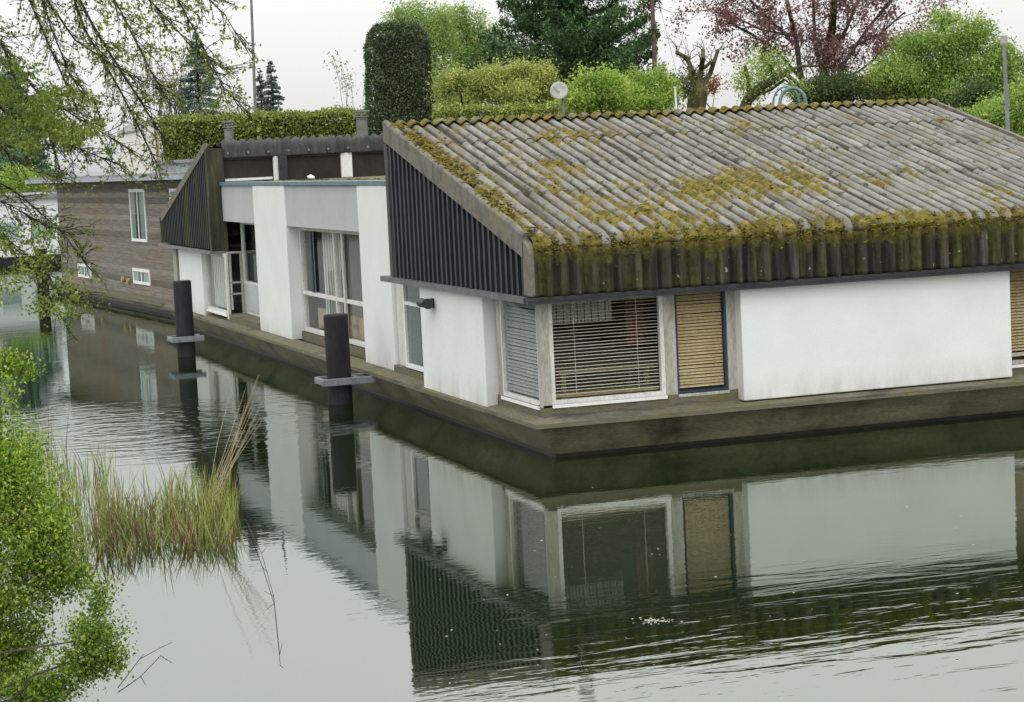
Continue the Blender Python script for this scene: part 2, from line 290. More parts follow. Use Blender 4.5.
# ------------------------------------------------------------------ the setting: water, ground, bank
def water_mat():
    m = bpy.data.materials.new('canal_water'); m.use_nodes = True; nt = m.node_tree; nt.nodes.clear()
    o = N(nt, 'ShaderNodeOutputMaterial'); mx = N(nt, 'ShaderNodeMixShader'); d = N(nt, 'ShaderNodeBsdfDiffuse'); g = N(nt, 'ShaderNodeBsdfGlossy')
    d.inputs[0].default_value = (.0055, .013, .0025, 1); g.inputs['Roughness'].default_value = .015; g.inputs[0].default_value = (.93, .985, .93, 1)
    lw = N(nt, 'ShaderNodeLayerWeight'); lw.inputs['Blend'].default_value = .5
    pw = N(nt, 'ShaderNodeMath', operation='POWER', use_clamp=True); pw.inputs[1].default_value = 6
    nt.links.new(lw.outputs['Facing'], pw.inputs[0]); pa = N(nt, 'ShaderNodeMath', operation='MULTIPLY'); pa.inputs[1].default_value = .13; nt.links.new(pw.outputs[0], pa.inputs[0])
    pb = N(nt, 'ShaderNodeMath', operation='MULTIPLY_ADD', use_clamp=True); pb.inputs[1].default_value = .5; nt.links.new(lw.outputs['Facing'], pb.inputs[0]); nt.links.new(pa.outputs[0], pb.inputs[2]); nt.links.new(pb.outputs[0], mx.inputs[0])
    nt.links.new(d.outputs[0], mx.inputs[1]); nt.links.new(g.outputs[0], mx.inputs[2]); nt.links.new(mx.outputs[0], o.inputs[0])
    tc = N(nt, 'ShaderNodeTexCoord')
    def nz(scale, stretch, rot, detail=2, dist=0.0):
        mp = N(nt, 'ShaderNodeMapping'); mp.inputs['Scale'].default_value = stretch; mp.inputs['Rotation'].default_value = (0, 0, rot)
        nt.links.new(tc.outputs['Object'], mp.inputs[0]); n = N(nt, 'ShaderNodeTexNoise'); n.inputs['Scale'].default_value = scale
        n.inputs['Detail'].default_value = detail; n.inputs['Distortion'].default_value = dist; nt.links.new(mp.outputs[0], n.inputs[0]); return n.outputs['Fac']
    def mul(a, k):
        q = N(nt, 'ShaderNodeMath', operation='MULTIPLY'); nt.links.new(a, q.inputs[0])
        if isinstance(k, float): q.inputs[1].default_value = k
        else: nt.links.new(k, q.inputs[1])
        return q.outputs[0]
    def addn(a, b):
        q = N(nt, 'ShaderNodeMath', operation='ADD'); nt.links.new(a, q.inputs[0]); nt.links.new(b, q.inputs[1]); return q.outputs[0]
    def spot(cx, cy, rad, soft):
        sp = N(nt, 'ShaderNodeVectorMath', operation='DISTANCE'); nt.links.new(tc.outputs['Object'], sp.inputs[0]); sp.inputs[1].default_value = (cx, cy, 0)
        r = N(nt, 'ShaderNodeMapRange', interpolation_type='SMOOTHSTEP'); nt.links.new(sp.outputs['Value'], r.inputs[0])
        r.inputs[1].default_value = rad; r.inputs[2].default_value = rad+soft; r.inputs[3].default_value = 1; r.inputs[4].default_value = 0
        return r.outputs[0], sp.outputs['Value']
    calm = mul(nz(1.0, (1, 2.2, 1), .32, 2), .0012)                                     # slow swell
    fine = mul(nz(7.0, (.8, 2.0, 1), .32, 2), .0005)
    patch = ramp(nt, nz(.28, (1, 1.6, 1), .3, 2), [(.5, (0, 0, 0)), (.66, (1, 1, 1))])
    wind = mul(mul(nz(3.2, (.55, 2.4, 1), .32, 3, .6), .0018), patch)                   # cat's-paws
    s1, dist = spot(-3.9, 6.2, 1.6, 3.2)
    wv = N(nt, 'ShaderNodeMath', operation='SINE'); wm = N(nt, 'ShaderNodeMath', operation='MULTIPLY'); wm.inputs[1].default_value = 15.0
    nt.links.new(addn(dist, mul(nz(.9, (1, 1, 1), 0, 4), 1.9)), wm.inputs[0]); nt.links.new(wm.outputs[0], wv.inputs[0])
    rings = mul(addn(mul(wv.outputs[0], .0009), mul(nz(2.6, (.45, 2.2, 1), .2, 3, .5), .006)), s1)
    s2, _ = spot(-.8, -9.4, 1.4, 2.4)
    w2 = mul(mul(nz(1.5, (.6, 2.6, 1), .1, 3, .4), .0055), s2)
    h = addn(addn(addn(calm, fine), addn(wind, rings)), w2)
    bp = N(nt, 'ShaderNodeBump'); bp.inputs['Strength'].default_value = 1; bp.inputs['Distance'].default_value = 1
    nt.links.new(h, bp.inputs['Height'])
    for n in (d, g): nt.links.new(bp.outputs[0], n.inputs['Normal'])
    nt.links.new(bp.outputs[0], lw.inputs['Normal'])
    return m
tag(MB().add([(-600, -600, 0), (600, -600, 0), (600, 600, 0), (-600, 600, 0)], [(0, 1, 2, 3)], water_mat()).build('water'), kind='structure')
g = MB()
pl = [(9.4, -80), (900, -80), (900, 900), (-900, 900), (-900, 110), (-30, 96), (-6, 92), (2.4, 80), (2.6, 46), (9.4, 43)]
n = len(pl)
g.add([(x, y, 1.0) for x, y in pl]+[(x, y, -1.5) for x, y in pl], [tuple(range(n))]+[(i, n+i, n+(i+1) % n, (i+1) % n) for i in range(n)], M['soil'])
tag(g.build('ground'), kind='structure')
bk = MB(); rows = []
edge = [(-7.9, -60), (-7.9, -24), (-7.7, -14), (-7.2, -8), (-6.9, -4), (-6.6, 2), (-6.7, 10), (-7.6, 24), (-12, 40), (-40, 60)]
offs = [(.5, -.9), (0, -.02), (-.5, .25), (-1.6, .9), (-3.4, 1.6), (-9, 1.8), (-200, 2.0)]
for i, (ex, ey) in enumerate(edge):
    rows.append([(ex+dx+(random.uniform(-.12, .12) if j < 4 else 0), ey, z) for j, (dx, z) in enumerate(offs)])
k = len(offs)
bk.add([p for r in rows for p in r], [(i*k+j, i*k+j+1, (i+1)*k+j+1, (i+1)*k+j) for i in range(len(rows)-1) for j in range(k-1)], M['soil'])
tag(bk.build('bank', smooth=True), kind='structure')

# ------------------------------------------------------------------ corrugated sheets
PITCH_W = .177
def roof_material():
    m, nt, b = new_mat('mossy_corrugated_cement')
    at_ = N(nt, 'ShaderNodeAttribute'); at_.attribute_name = 'moss'
    c = ramp(nt, noise_node(nt, 1.6, 6, .7, (3.2, .45, 1)), [(.3, (.16, .157, .145)), (.5, (.24, .235, .218)), (.7, (.33, .325, .308))])
    lich = ramp(nt, noise_node(nt, 4, 6, .75, (2.6, .9, 1)), [(.46, (0, 0, 0)), (.62, (.75, .75, .75))])
    c = mixc(nt, lich, c, (.15, .132, .09))
    rust = ramp(nt, noise_node(nt, 1.1, 4, .6, (3.2, .5, 1), (4, 0, 0)), [(.58, (0, 0, 0)), (.7, (.7, .7, .7))])
    c = mixc(nt, rust, c, (.17, .11, .062))
    bl = ramp(nt, noise_node(nt, 5.5, 4, .7, (1.6, .8, 1)), [(.60, (0, 0, 0)), (.64, (.9, .9, .9))])
    c = mixc(nt, bl, c, (.05, .043, .036))
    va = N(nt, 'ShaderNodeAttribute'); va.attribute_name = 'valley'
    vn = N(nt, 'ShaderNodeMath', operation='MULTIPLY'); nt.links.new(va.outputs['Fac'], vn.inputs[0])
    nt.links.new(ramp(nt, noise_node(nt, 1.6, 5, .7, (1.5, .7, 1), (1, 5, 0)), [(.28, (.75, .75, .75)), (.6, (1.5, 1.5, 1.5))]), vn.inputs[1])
    dirt_shade = ramp(nt, vn.outputs[0], [(.26, (0, 0, 0)), (.5, (.45, .45, .45)), (.85, (.95, .95, .95))])  # dirt, plus wave shading painted into the valley colour
    c = mixc(nt, dirt_shade, c, ramp(nt, noise_node(nt, 3.5, 4, .7), [(.35, (.024, .02, .015)), (.6, (.06, .05, .034)), (.75, (.10, .082, .042))]))
    mossc = ramp(nt, noise_node(nt, 9, 5, .75), [(.3, (.045, .039, .014)), (.5, (.13, .108, .024)), (.70, (.30, .24, .046))])
    nm = noise_node(nt, 30, 5, .8)
    ng = N(nt, 'ShaderNodeMath', operation='MULTIPLY_ADD'); nt.links.new(nm, ng.inputs[0]); ng.inputs[1].default_value = 1.9; ng.inputs[2].default_value = -.45
    ad = N(nt, 'ShaderNodeMath', operation='ADD'); nt.links.new(at_.outputs['Fac'], ad.inputs[0]); nt.links.new(ng.outputs[0], ad.inputs[1])
    mf = ramp(nt, ad.outputs[0], [(.70, (0, 0, 0)), (.92, (1, 1, 1))])
    c = mixc(nt, mf, c, mossc)
    nt.links.new(c, b.inputs['Base Color']); b.inputs['Roughness'].default_value = .92; b.inputs['Specular IOR Level'].default_value = .2
    bump(nt, b, nm, .5, .02)
    return m
def fascia_material():
    m, nt, b = new_mat('grimy_corrugated_fascia')
    at_ = N(nt, 'ShaderNodeAttribute'); at_.attribute_name = 'moss'
    c = ramp(nt, noise_node(nt, 1.0, 6, .7, (5, 5, .35)), [(.30, (.014, .012, .010)), (.52, (.042, .038, .031)), (.74, (.12, .112, .098))])
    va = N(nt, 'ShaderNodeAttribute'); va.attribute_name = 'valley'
    c = mixc(nt, ramp(nt, va.outputs['Fac'], [(.3, (0, 0, 0)), (.8, (.8, .8, .8))]), c, (.013, .011, .009))  # valleys coloured darker: grime with rib shading painted in
    gr = ramp(nt, noise_node(nt, 1.0, 5, .7, (4.4, 4.4, .6), (2, 0, 0)), [(.46, (0, 0, 0)), (.60, (.85, .85, .85))])
    c = mixc(nt, gr, c, ramp(nt, noise_node(nt, 14, 3, .6), [(.3, (.026, .032, .009)), (.7, (.08, .085, .022))]))
    c = mixc(nt, 1.0, c, ramp(nt, noise_node(nt, 1.0, 5, .75, (17, 17, 1.1)), [(.32, (.42, .42, .42)), (.5, (1, 1, 1)), (.68, (1.75, 1.7, 1.6))]), 'MULTIPLY')
    c = mixc(nt, ramp(nt, noise_node(nt, 11, 2, .5), [(.70, (0, 0, 0)), (.74, (.8, .8, .8))]), c, (.3, .3, .27))
    nm = noise_node(nt, 22, 4, .7)
    ad = N(nt, 'ShaderNodeMath', operation='ADD'); nt.links.new(at_.outputs['Fac'], ad.inputs[0]); nt.links.new(nm, ad.inputs[1])
    mf = ramp(nt, ad.outputs[0], [(.72, (0, 0, 0)), (.95, (1, 1, 1))])
    c = mixc(nt, mf, c, ramp(nt, noise_node(nt, 9, 5, .7), [(.3, (.03, .027, .010)), (.5, (.075, .066, .018)), (.68, (.15, .125, .03))]))
    nt.links.new(c, b.inputs['Base Color']); b.inputs['Roughness'].default_value = .9; b.inputs['Specular IOR Level'].default_value = .2
    bump(nt, b, nm, .5, .02)
    return m
M['roof'] = roof_material(); M['fascia'] = fascia_material()

def fbm(x, y, z, o=4):
    return noise.fractal(Vector((x, y, z)), .9, 2.1, o)
def path_resample(pts, step):
    out = []; s = 0
    for a, b in zip(pts[:-1], pts[1:]):
        a = np.array(a); b = np.array(b); l = np.linalg.norm(b-a); n = max(1, int(round(l/step)))
        for i in range(n): out.append((s+l*i/n, *(a+(b-a)*i/n)))
        s += l
    out.append((s, *pts[-1])); return np.array(out)
def corrugated(name, x0, x1, prof, mat, parent, mossfn, laps=(), amp=.036, step=.05, per=12, seed=0, sag=.0):
    """a corrugated sheet: waves along X, swept down the (y, z) profile; laps = arc lengths where a lower course tucks under"""
    R = path_resample(prof, step); ss = list(R[:, 0]); rows = []
    for i in range(len(R)):
        rows.append((R[i, 0], R[i, 1], R[i, 2]))
    for l in laps:                                                    # a crisp double row at each lap
        y = np.interp(l, R[:, 0], R[:, 1]); z = np.interp(l, R[:, 0], R[:, 2])
        rows += [(l-1e-4, y, z), (l+1e-4, y, z)]
    rows.sort(); Rw = np.array(rows); S = Rw[:, 0]
    T = np.gradient(np.stack([np.interp(S+.04, R[:, 0], R[:, 1])-np.interp(S-.04, R[:, 0], R[:, 1]), np.interp(S+.04, R[:, 0], R[:, 2])-np.interp(S-.04, R[:, 0], R[:, 2])], 1), axis=0)*0
    T = np.stack([np.interp(S+.04, R[:, 0], R[:, 1])-np.interp(S-.04, R[:, 0], R[:, 1]), np.interp(S+.04, R[:, 0], R[:, 2])-np.interp(S-.04, R[:, 0], R[:, 2])], 1)
    T /= np.linalg.norm(T, axis=1)[:, None]
    sgn = 1 if prof[-1][0] < prof[0][0] else -1
    Nn = np.stack([T[:, 1]*sgn, -T[:, 0]*sgn], 1)                      # outward normal in (y, z)
    nx = int((x1-x0)/PITCH_W*per)+1; X = np.linspace(x0, x1, nx)
    V = np.empty((len(S), nx, 3)); A = np.empty((len(S), nx)); VA = np.empty((len(S), nx))
    bounds = [0]+sorted(laps)+[S[-1]]
    for i, s in enumerate(S):
        c = max(j for j in range(len(bounds)-1) if s >= bounds[j] or j == 0)
        fr = (s-bounds[c])/(bounds[c+1]-bounds[c]) if laps else 0
        lift = .018*fr*max(0, min(1, (S[-1]-s-.10)/.1)) if laps else 0
        for j, x in enumerate(X):
            m = mossfn(x, s); A[i, j] = m
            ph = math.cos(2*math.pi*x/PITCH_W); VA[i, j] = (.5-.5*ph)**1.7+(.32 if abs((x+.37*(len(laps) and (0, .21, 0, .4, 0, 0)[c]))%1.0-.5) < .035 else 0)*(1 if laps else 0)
            o = amp*ph + lift + (min(1, max(0, m-.1))*.026*(.7+1.1*fbm(x*13, s*13, seed)) if m > .1 else 0)
            o += .005*math.sin(x*1.3+c*.7)
            V[i, j] = (x, Rw[i, 1]+Nn[i, 0]*o, Rw[i, 2]+Nn[i, 1]*o)
    I = np.arange(len(S)*nx).reshape(len(S), nx)
    Fq = np.stack([I[:-1, :-1], I[:-1, 1:], I[1:, 1:], I[1:, :-1]], -1).reshape(-1, 4)
    if sgn < 0: Fq = Fq[:, ::-1]
    o = raw_mesh(name, V.reshape(-1, 3), Fq, mat, parent, True)
    a = o.data.attributes.new('moss', 'FLOAT', 'POINT'); a.data.foreach_set('value', A.astype(np.float32).ravel())
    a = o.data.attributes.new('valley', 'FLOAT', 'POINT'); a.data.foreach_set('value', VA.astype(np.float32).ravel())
    so_ = o.modifiers.new('thickness', 'SOLIDIFY'); so_.thickness = .007; so_.offset = -1
    return o, (X, S, A, V, Nn)

# ------------------------------------------------------------------ the houseboat
HB = thing('houseboat', (4, 9, 0), 'white walled houseboat with mossy corrugated sloping roofs and dark gable cladding', 'houseboat')
P = lambda mb, name, par=HB, **k: mb.build(name, par, **k)
# hull: flared sides, mossy top edge
def loop(off, z): return [(-off, -off-.12, z), (8.5+off, -off-.12, z), (8.5+off, 24.5+off, z), (-off, 24.5+off, z)]
h = MB(); A = loop(.17, .385); B = loop(-.07, .045); Cc = loop(-.20, -.9)
h.add(A+B, [(0, 4, 5, 1), (1, 5, 6, 2), (2, 6, 7, 3), (3, 7, 4, 0)], M['hull'])
h.add(B+Cc, [(0, 4, 5, 1), (1, 5, 6, 2), (2, 6, 7, 3), (3, 7, 4, 0), (4, 7, 6, 5)], M['waterline'])
P(h, 'hull')
d = MB(); A = loop(.24, .385); B = loop(.24, .435); Cc = loop(-.06, .475); D_ = loop(-.06, .385)
for a, b in ((A, B), (B, Cc), (D_, A)): d.add(a+b, [(0, 1, 5, 4), (1, 2, 6, 5), (2, 3, 7, 6), (3, 0, 4, 7)], M['deck'])
P(d, 'deck_ledge')
# inside: floor, a back wall, ceilings
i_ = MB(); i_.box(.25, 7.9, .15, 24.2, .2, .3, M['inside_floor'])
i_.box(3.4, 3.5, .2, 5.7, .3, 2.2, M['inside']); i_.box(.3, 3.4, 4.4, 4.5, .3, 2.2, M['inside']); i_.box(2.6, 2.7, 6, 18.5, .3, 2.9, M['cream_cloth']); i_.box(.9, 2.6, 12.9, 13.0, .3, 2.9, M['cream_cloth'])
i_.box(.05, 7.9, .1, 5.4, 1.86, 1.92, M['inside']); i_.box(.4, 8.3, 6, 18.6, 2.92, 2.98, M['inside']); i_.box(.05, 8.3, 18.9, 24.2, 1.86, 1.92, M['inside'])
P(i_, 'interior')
t_ = MB(); t_.box(.5, 1.7, .9, 1.6, .84, .88, M['slat_tan'])
for x in (.55, 1.6):
    for y in (.95, 1.52): t_.box(x, x+.05, y, y+.05, .3, .84, M['slat_tan'])
P(t_, 'interior_table')
# sill below the front windows and walls
s = MB(); s.box(-.04, 2.36, -.045, .12, .44, .60, M['deck']); P(s, 'front_sill')
s = MB(); s.box(5.88, 8.5, -.045, .12, .44, .60, M['deck']); P(s, 'front_sill')
s = MB(); s.box(-.045, .12, .12, 2.2, .44, .58, M['deck']); P(s, 'side_sill')
s = MB(); s.box(.18, .34, 8.0, 12.93, .44, .60, M['deck']); P(s, 'side_sill')
s = MB(); s.box(-.035, .34, 15.5, 18.5, .44, .60, M['deck']); P(s, 'side_sill')
s = MB(); s.box(-.02, .12, 4.28, 6.35, .44, .56, M['deck']); P(s, 'side_sill')
def window(axis, a0, a1, z0, z1, pl, name='window', frame=None, fw=.05, dep=.07, vert=(), trans=(), glass='glass', par=HB, cill=None):
    """axis 'x': in the front wall at y = pl; axis 'y': in the side wall at x = pl (both look outwards to the negative side)"""
    frame = frame or M['frame']; mb = MB()
    def bx(p0, p1, q0, q1, d0, d1, mt, b=mb):
        if axis == 'x': b.box(p0, p1, pl+d0, pl+d1, q0, q1, mt)
        else: b.box(pl+d0, pl+d1, p0, p1, q0, q1, mt)
    bx(a0, a0+fw, z0, z1, 0, dep, frame); bx(a1-fw, a1, z0, z1, 0, dep, frame)
    bx(a0+fw, a1-fw, z0, z0+fw, .003, dep-.003, frame); bx(a0+fw, a1-fw, z1-fw, z1, .003, dep-.003, frame)
    for v in vert: bx(v-fw*.5, v+fw*.5, z0+fw, z1-fw, -.004, dep-.006, frame)
    for t in trans: bx(a0+fw, a1-fw, t-fw*.4, t+fw*.4, -.002, dep-.009, frame)
    if cill: bx(a0, a1, z0-.035, z0, -.033, dep, cill)
    w_ = mb.build(name, par)
    gb = MB(); bx(a0+fw*.5, a1-fw*.5, z0+fw*.5, z1-fw*.5, dep*.45, dep*.45+.006, M[glass], gb); gb.build('pane', w_)
    return w_
def blind(par, axis, a0, a1, z0, z1, pl, mat, pitch=.037, sw=.026, tilt=.45, name='blind'):
    mb = MB(); z = z0; ct, st = math.cos(tilt), math.sin(tilt)
    while z < z1:
        dz = random.uniform(-.003, .003); e = random.uniform(-.003, .003)
        if axis == 'x': mb.obox((a0, pl, z+dz), (a1-a0, 0, e), (0, sw*ct, sw*st), (0, -.002*st, .002*ct), mat)
        else: mb.obox((pl, a0, z+dz), (0, a1-a0, e), (sw*ct, 0, sw*st), (-.002*st, 0, .002*ct), mat)
        z += pitch
    for q in (.2, .8):
        aq = a0+(a1-a0)*q
        if axis == 'x': mb.box(aq, aq+.004, pl-.002, pl, z0, z1, mat)
        else: mb.box(pl-.002, pl, aq, aq+.004, z0, z1, mat)
    return mb.build(name, par)
# front facade
cp = MB(); cp.box(-.045, .065, -.045, .065, .575, 1.80, M['oldframe']); P(cp, 'corner_post')
w1 = window('x', .066, 1.46, .60, 1.79, -.03, frame=M['frame'], cill=M['white_paint'])
blind(w1, 'x', .13, 1.40, .70, 1.74, .022, M['slat_white'], .038, .022, .25)
cr = MB()
for k in range(9): cr.box(1.08+k*.024, 1.10+k*.024, .16+.02*(k % 2), .18+.02*(k % 2), 1.2, 1.74, M['red_cloth'])
cr.build('curtain', w1)
cr = MB()
for k in range(18): cr.box(.14+k*.042, .17+k*.042, .10+.012*(k % 2), .112+.012*(k % 2), 1.5, 1.74, M['slat_grey'])
cr.build('pelmet', w1)
cr = MB(); cr.box(.1, 1.42, .08, .34, .66, .69, M['slat_tan']); cr.build('inner_sill', w1)
mu = MB(); mu.box(1.462, 1.60, -.035, .06, .56, 1.79, M['oldframe']); P(mu, 'mullion')
w2 = window('x', 1.602, 2.24, .60, 1.79, -.02, frame=M['blue_dark'], fw=.03, cill=M['oldframe'])
blind(w2, 'x', 1.64, 2.205, .66, 1.745, .02, M['slat_tan'], .037, .034, .95)
jb = MB(); jb.box(2.242, 2.38, -.035, .06, .50, 1.79, M['oldframe']); P(jb, 'jamb')
wp = MB(); wp.box(2.352, 5.888, -.20, .10, .475, 1.80, M['white_stucco']); P(wp, 'front_wall_panel', bevel=.012)
bt = MB(); bt.box(5.892, 5.925, -.10, .06, .5, 1.80, M['white_paint']); P(bt, 'edge_batten')
w3 = window('x', 5.93, 6.75, .60, 1.79, -.02, frame=M['oldframe'], fw=.05, cill=M['white_paint'], trans=(.72,))
blind(w3, 'x', 5.98, 6.7, .76, 1.745, .05, M['slat_tan'], .037, .034, .95)
wp = MB(); wp.box(6.78, 8.05, -.05, .10, .475, 1.80, M['white_stucco']); P(wp, 'end_wall')
for (x_, y0_, y1_, z1_) in ((7.97, .1, 5.5, 1.8), (8.27, 5.5, 18.7, 3.03), (8.29, 18.7, 24.24, 1.8)):
    wp = MB(); wp.box(x_, x_+.08, y0_, y1_, .47, z1_, M['white_stucco']); P(wp, 'landward_wall')
# roof of the near part
PROF = [(5.46, 3.885), (-.20, 2.475), (-.255, 2.45), (-.285, 2.405), (-.29, 2.36)]
SL = math.hypot(5.66, 1.41)
def moss_near(x, s):
    v = SL - s                                                     # metres up from the eave bend
    m = 0.50*fbm(x*.75+3, s*.8, 1.7)+.55*fbm(x*2.6, s*1.5, 5.1)+.40*fbm(x*8, s*6, 2.2)+.10
    # the lush patch in the lower middle, and the left verge
    m += .50*math.exp(-(((x-2.9)/1.8)**2+((v-1.6)/1.25)**2)) + .50*math.exp(-((x+.1)/.26)**2)*(1 if s > .5 else .6) + .2*math.exp(-(((x-.9)/1.)**2+((v-.7)/1.)**2)) - .12
    m -= .28*max(0, min(1, (x-4.6)/1.4))*max(0, min(1, v/1.2))
    m += (.50+.5*fbm(x*2.1, 0, 11))*math.exp(-(max(0, v-.02)/(.05+.035*fbm(x*1.3, 2, 3)))**2)+.2*math.exp(-((s)/.12)**2)
    m += -.20*math.cos(2*math.pi*x/PITCH_W)*(1 if v > .25 else .25)     # moss sits in the valleys
    return m
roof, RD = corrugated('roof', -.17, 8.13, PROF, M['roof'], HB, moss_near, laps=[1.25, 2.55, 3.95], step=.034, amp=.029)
def moss_fascia(x, s): return .72*math.exp(-(s/(.17+.12*fbm(x*2.3, 0, 5)))**2)+.24*fbm(x*3, s*2, 9)-.12
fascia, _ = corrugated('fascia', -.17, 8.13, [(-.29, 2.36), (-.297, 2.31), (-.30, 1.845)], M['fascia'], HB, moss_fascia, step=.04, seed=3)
# cushions of moss along the eave and in the lush patches
ico = [(0, 0, 1)]+[(.894*math.cos(a), .894*math.sin(a), .447) for a in [i*2*math.pi/5 for i in range(5)]]+[(.894*math.cos(a+.628), .894*math.sin(a+.628), -.447) for a in [i*2*math.pi/5 for i in range(5)]]
icf = [(0, i+1, (i+1) % 5+1) for i in range(5)]+[(i+1, i+6, (i+1) % 5+1) for i in range(5)]+[((i+1) % 5+1, i+6, (i+1) % 5+6) for i in range(5)]
def moss_cushions(name, pts, mat, parent, flat=.6):
    Vs, Fs = [], []; base = np.array(ico); bf = np.array(icf)
    for (p, r) in pts:
        k = base*(1+RNG.uniform(-.3, .3, (len(base), 1)))*np.array([r*RNG.uniform(.8, 1.5), r*RNG.uniform(.8, 1.5), r*flat])
        Fs.append(bf+len(Vs)*len(base)); Vs.append(k+np.array(p))
    return raw_mesh(name, np.concatenate(Vs), np.concatenate(Fs), mat, parent, True)
def moss_mat():
    m, nt, b = new_mat('moss_cushion')
    ge = N(nt, 'ShaderNodeNewGeometry')
    c = ramp(nt, ge.outputs['Random Per Island'], [(0, (.035, .032, .012)), (.35, (.10, .088, .02)), (.75, (.20, .17, .034)), (.93, (.30, .25, .045)), (1, (.16, .085, .03))])
    nn = noise_node(nt, 60, 3, .7); c = mixc(nt, 1.0, c, ramp(nt, nn, [(.3, (.5, .5, .5)), (.7, (1.25, 1.25, 1.25))]), 'MULTIPLY')
    nt.links.new(c, b.inputs['Base Color']); b.inputs['Roughness'].default_value = .95; b.inputs['Specular IOR Level'].default_value = .1
    bump(nt, b, nn, .8, .02); return m
M['moss'] = moss_mat()
X, S, AA, VV, NN = RD; pts = []
for i in range(len(S)):
    for j in range(len(X)):
        v = SL-S[i]
        if AA[i, j] > .5 and random.random() < (.030 if v > .3 else .05): pts.append((VV[i, j]+np.array([0, 0, .004]), random.uniform(.012, .03)))
for k in range(3800):
    x = random.uniform(-.15, 8.1); q = random.random()**1.1
    y, z = -.16-.135*q, 2.485-.13*q*q*q-.02*q
    crest = .026*math.cos(2*math.pi*x/PITCH_W)
    if fbm(x*1.7, q, 3) > -.38: pts.append((np.array([x, y-crest*q-.012*q, z+crest*(1-q)+.008]), random.uniform(.008, .022)*(1.2-.3*q)))
for k in range(2600):
    x = random.uniform(-.15, 8.1); dz_ = abs(random.gauss(0, .085))
    if fbm(x*2.5, dz_*2, 6) > -.15: pts.append((np.array([x, -.305-.036*math.cos(2*math.pi*x/PITCH_W), 2.42-dz_]), random.uniform(.008, .017)))
tag(moss_cushions('moss', pts, M['moss'], HB), kind='stuff')
# ridge cap: waved pieces and a roll
def ridge_cap(name, y0, z0, sg, par):
    prof = [(y0+.06*sg, z0-.16), (y0+.05*sg, z0-.02), (y0, z0+.016), (y0-.08*sg, z0+.006), (y0-.20*sg, z0-.026)]
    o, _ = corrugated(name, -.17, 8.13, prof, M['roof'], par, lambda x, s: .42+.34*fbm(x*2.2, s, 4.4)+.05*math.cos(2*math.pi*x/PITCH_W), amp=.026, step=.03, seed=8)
    return o
ridge_cap('ridge_cap', 5.46, 3.905, 1, HB)
pts = []
for k in range(1500):
    x = random.uniform(-.1, 8.1); q = random.random()
    if fbm(x*1.1, 0, 21) > -.3: pts.append((np.array([x, 5.46-.2*q, 3.925-.045*q+.024*math.cos(2*math.pi*x/PITCH_W)]), random.uniform(.008, .02)))
tag(moss_cushions('ridge_moss', pts, M['moss'], HB), kind='stuff')
# gable of the near part: ribbed dark cladding
SLOPE = 1.41/5.66
def zroof(y): return 2.475+(y+.20)*SLOPE
def gable(name, y0, y1, zf, mat, par):
    mb = MB(); ys = np.linspace(y0, y1, int(round((y1-y0)/.2))+1)
    for a, b in zip(ys[:-1], ys[1:]):
        mb.prism([(-.185, a, 1.85), (-.185, b, 1.85), (-.185, b, zf(b)), (-.185, a, zf(a))], (.12, 0, 0), mat)
        c = a+.02; mb.prism([(-.22, c, 1.85), (-.22, c+.08, 1.85), (-.22, c+.08, zf(c+.08)), (-.22, c, zf(c))], (.033, 0, 0), mat)
        mb.prism([(-.223, c+.002, 1.855), (-.223, c+.014, 1.855), (-.223, c+.014, zf(c)), (-.223, c+.002, zf(c))], (.006, 0, 0), M['clad_highlight'])  # thin paler sliver on each rib, a highlight painted as colour
    return mb.build(name, par)
gable('gable_cladding', -.12, 5.39, lambda y: zroof(y)-.10, M['clad'], HB)
# verge trim: three lengths of angled cement board with a rolled edge
for a, b in ((-.16, 1.15), (1.16, 3.2), (3.21, 5.48)):
    vt = MB(); vt.prism([(-.235, a, zroof(a)-.21), (-.235, b, zroof(b)-.21), (-.235, b, zroof(b)+.02), (-.235, a, zroof(a)+.02)], (.05, 0, 0), M['verge'])
    vt.tube([(-.19, a, zroof(a)+.03), (-.19, (a+b)/2, zroof((a+b)/2)+.032), (-.19, b, zroof(b)+.03)], .048, M['verge'], 10); P(vt, 'verge_trim', smooth=False)
pts = []
for k in range(1500):
    y = random.uniform(-.1, 5.2)
    if fbm(y*1.4, 3, 8) > -.25: pts.append((np.array([-.16+abs(random.gauss(0, .10))-.04, y, zroof(y)+.075+random.uniform(-.015, .004)]), random.uniform(.010, .026)))
tag(moss_cushions('verge_moss', pts, M['moss'], HB), kind='stuff')
ct = MB(); ct.prism([(-.235, -.325, 1.85), (-.235, -.12, 1.85), (-.235, -.12, zroof(-.12)), (-.235, -.22, zroof(-.22)-.01), (-.235, -.30, zroof(-.22)-.06), (-.235, -.328, zroof(-.2)-.14)], (.09, 0, 0), M['verge']); P(ct, 'corner_trim', bevel=.02)
ct = MB(); ct.box(-.225, -.07, 5.385, 5.52, 1.85, 3.76, M['far_fascia']); P(ct, 'gable_corner_trim')
st = MB(); st.box(-.26, 8.14, -.315, -.20, 1.765, 1.84, M['black_strip']); st.box(-.262, 8.14, -.322, -.314, 1.80, 1.842, M['black_strip']); P(st, 'front_drip_strip')
st = MB(); st.box(-.275, -.06, -.199, 5.88, 1.775, 1.845, M['grey_strip']); P(st, 'side_drip_strip')
so2 = MB(); so2.box(-.1, 8.0, -.198, .1, 1.80, 1.85, M['black_strip']); P(so2, 'soffit')
bw = MB(); bw.box(-.06, 8.02, 5.44, 5.52, 1.86, 3.78, M['clere']); bw.prism([(8.0, 0, 1.8), (8.0, 5.4, 1.8), (8.0, 5.4, 3.80), (8.0, 0, 2.42)], (.06, 0, 0), M['clad']); P(bw, 'rear_cladding')
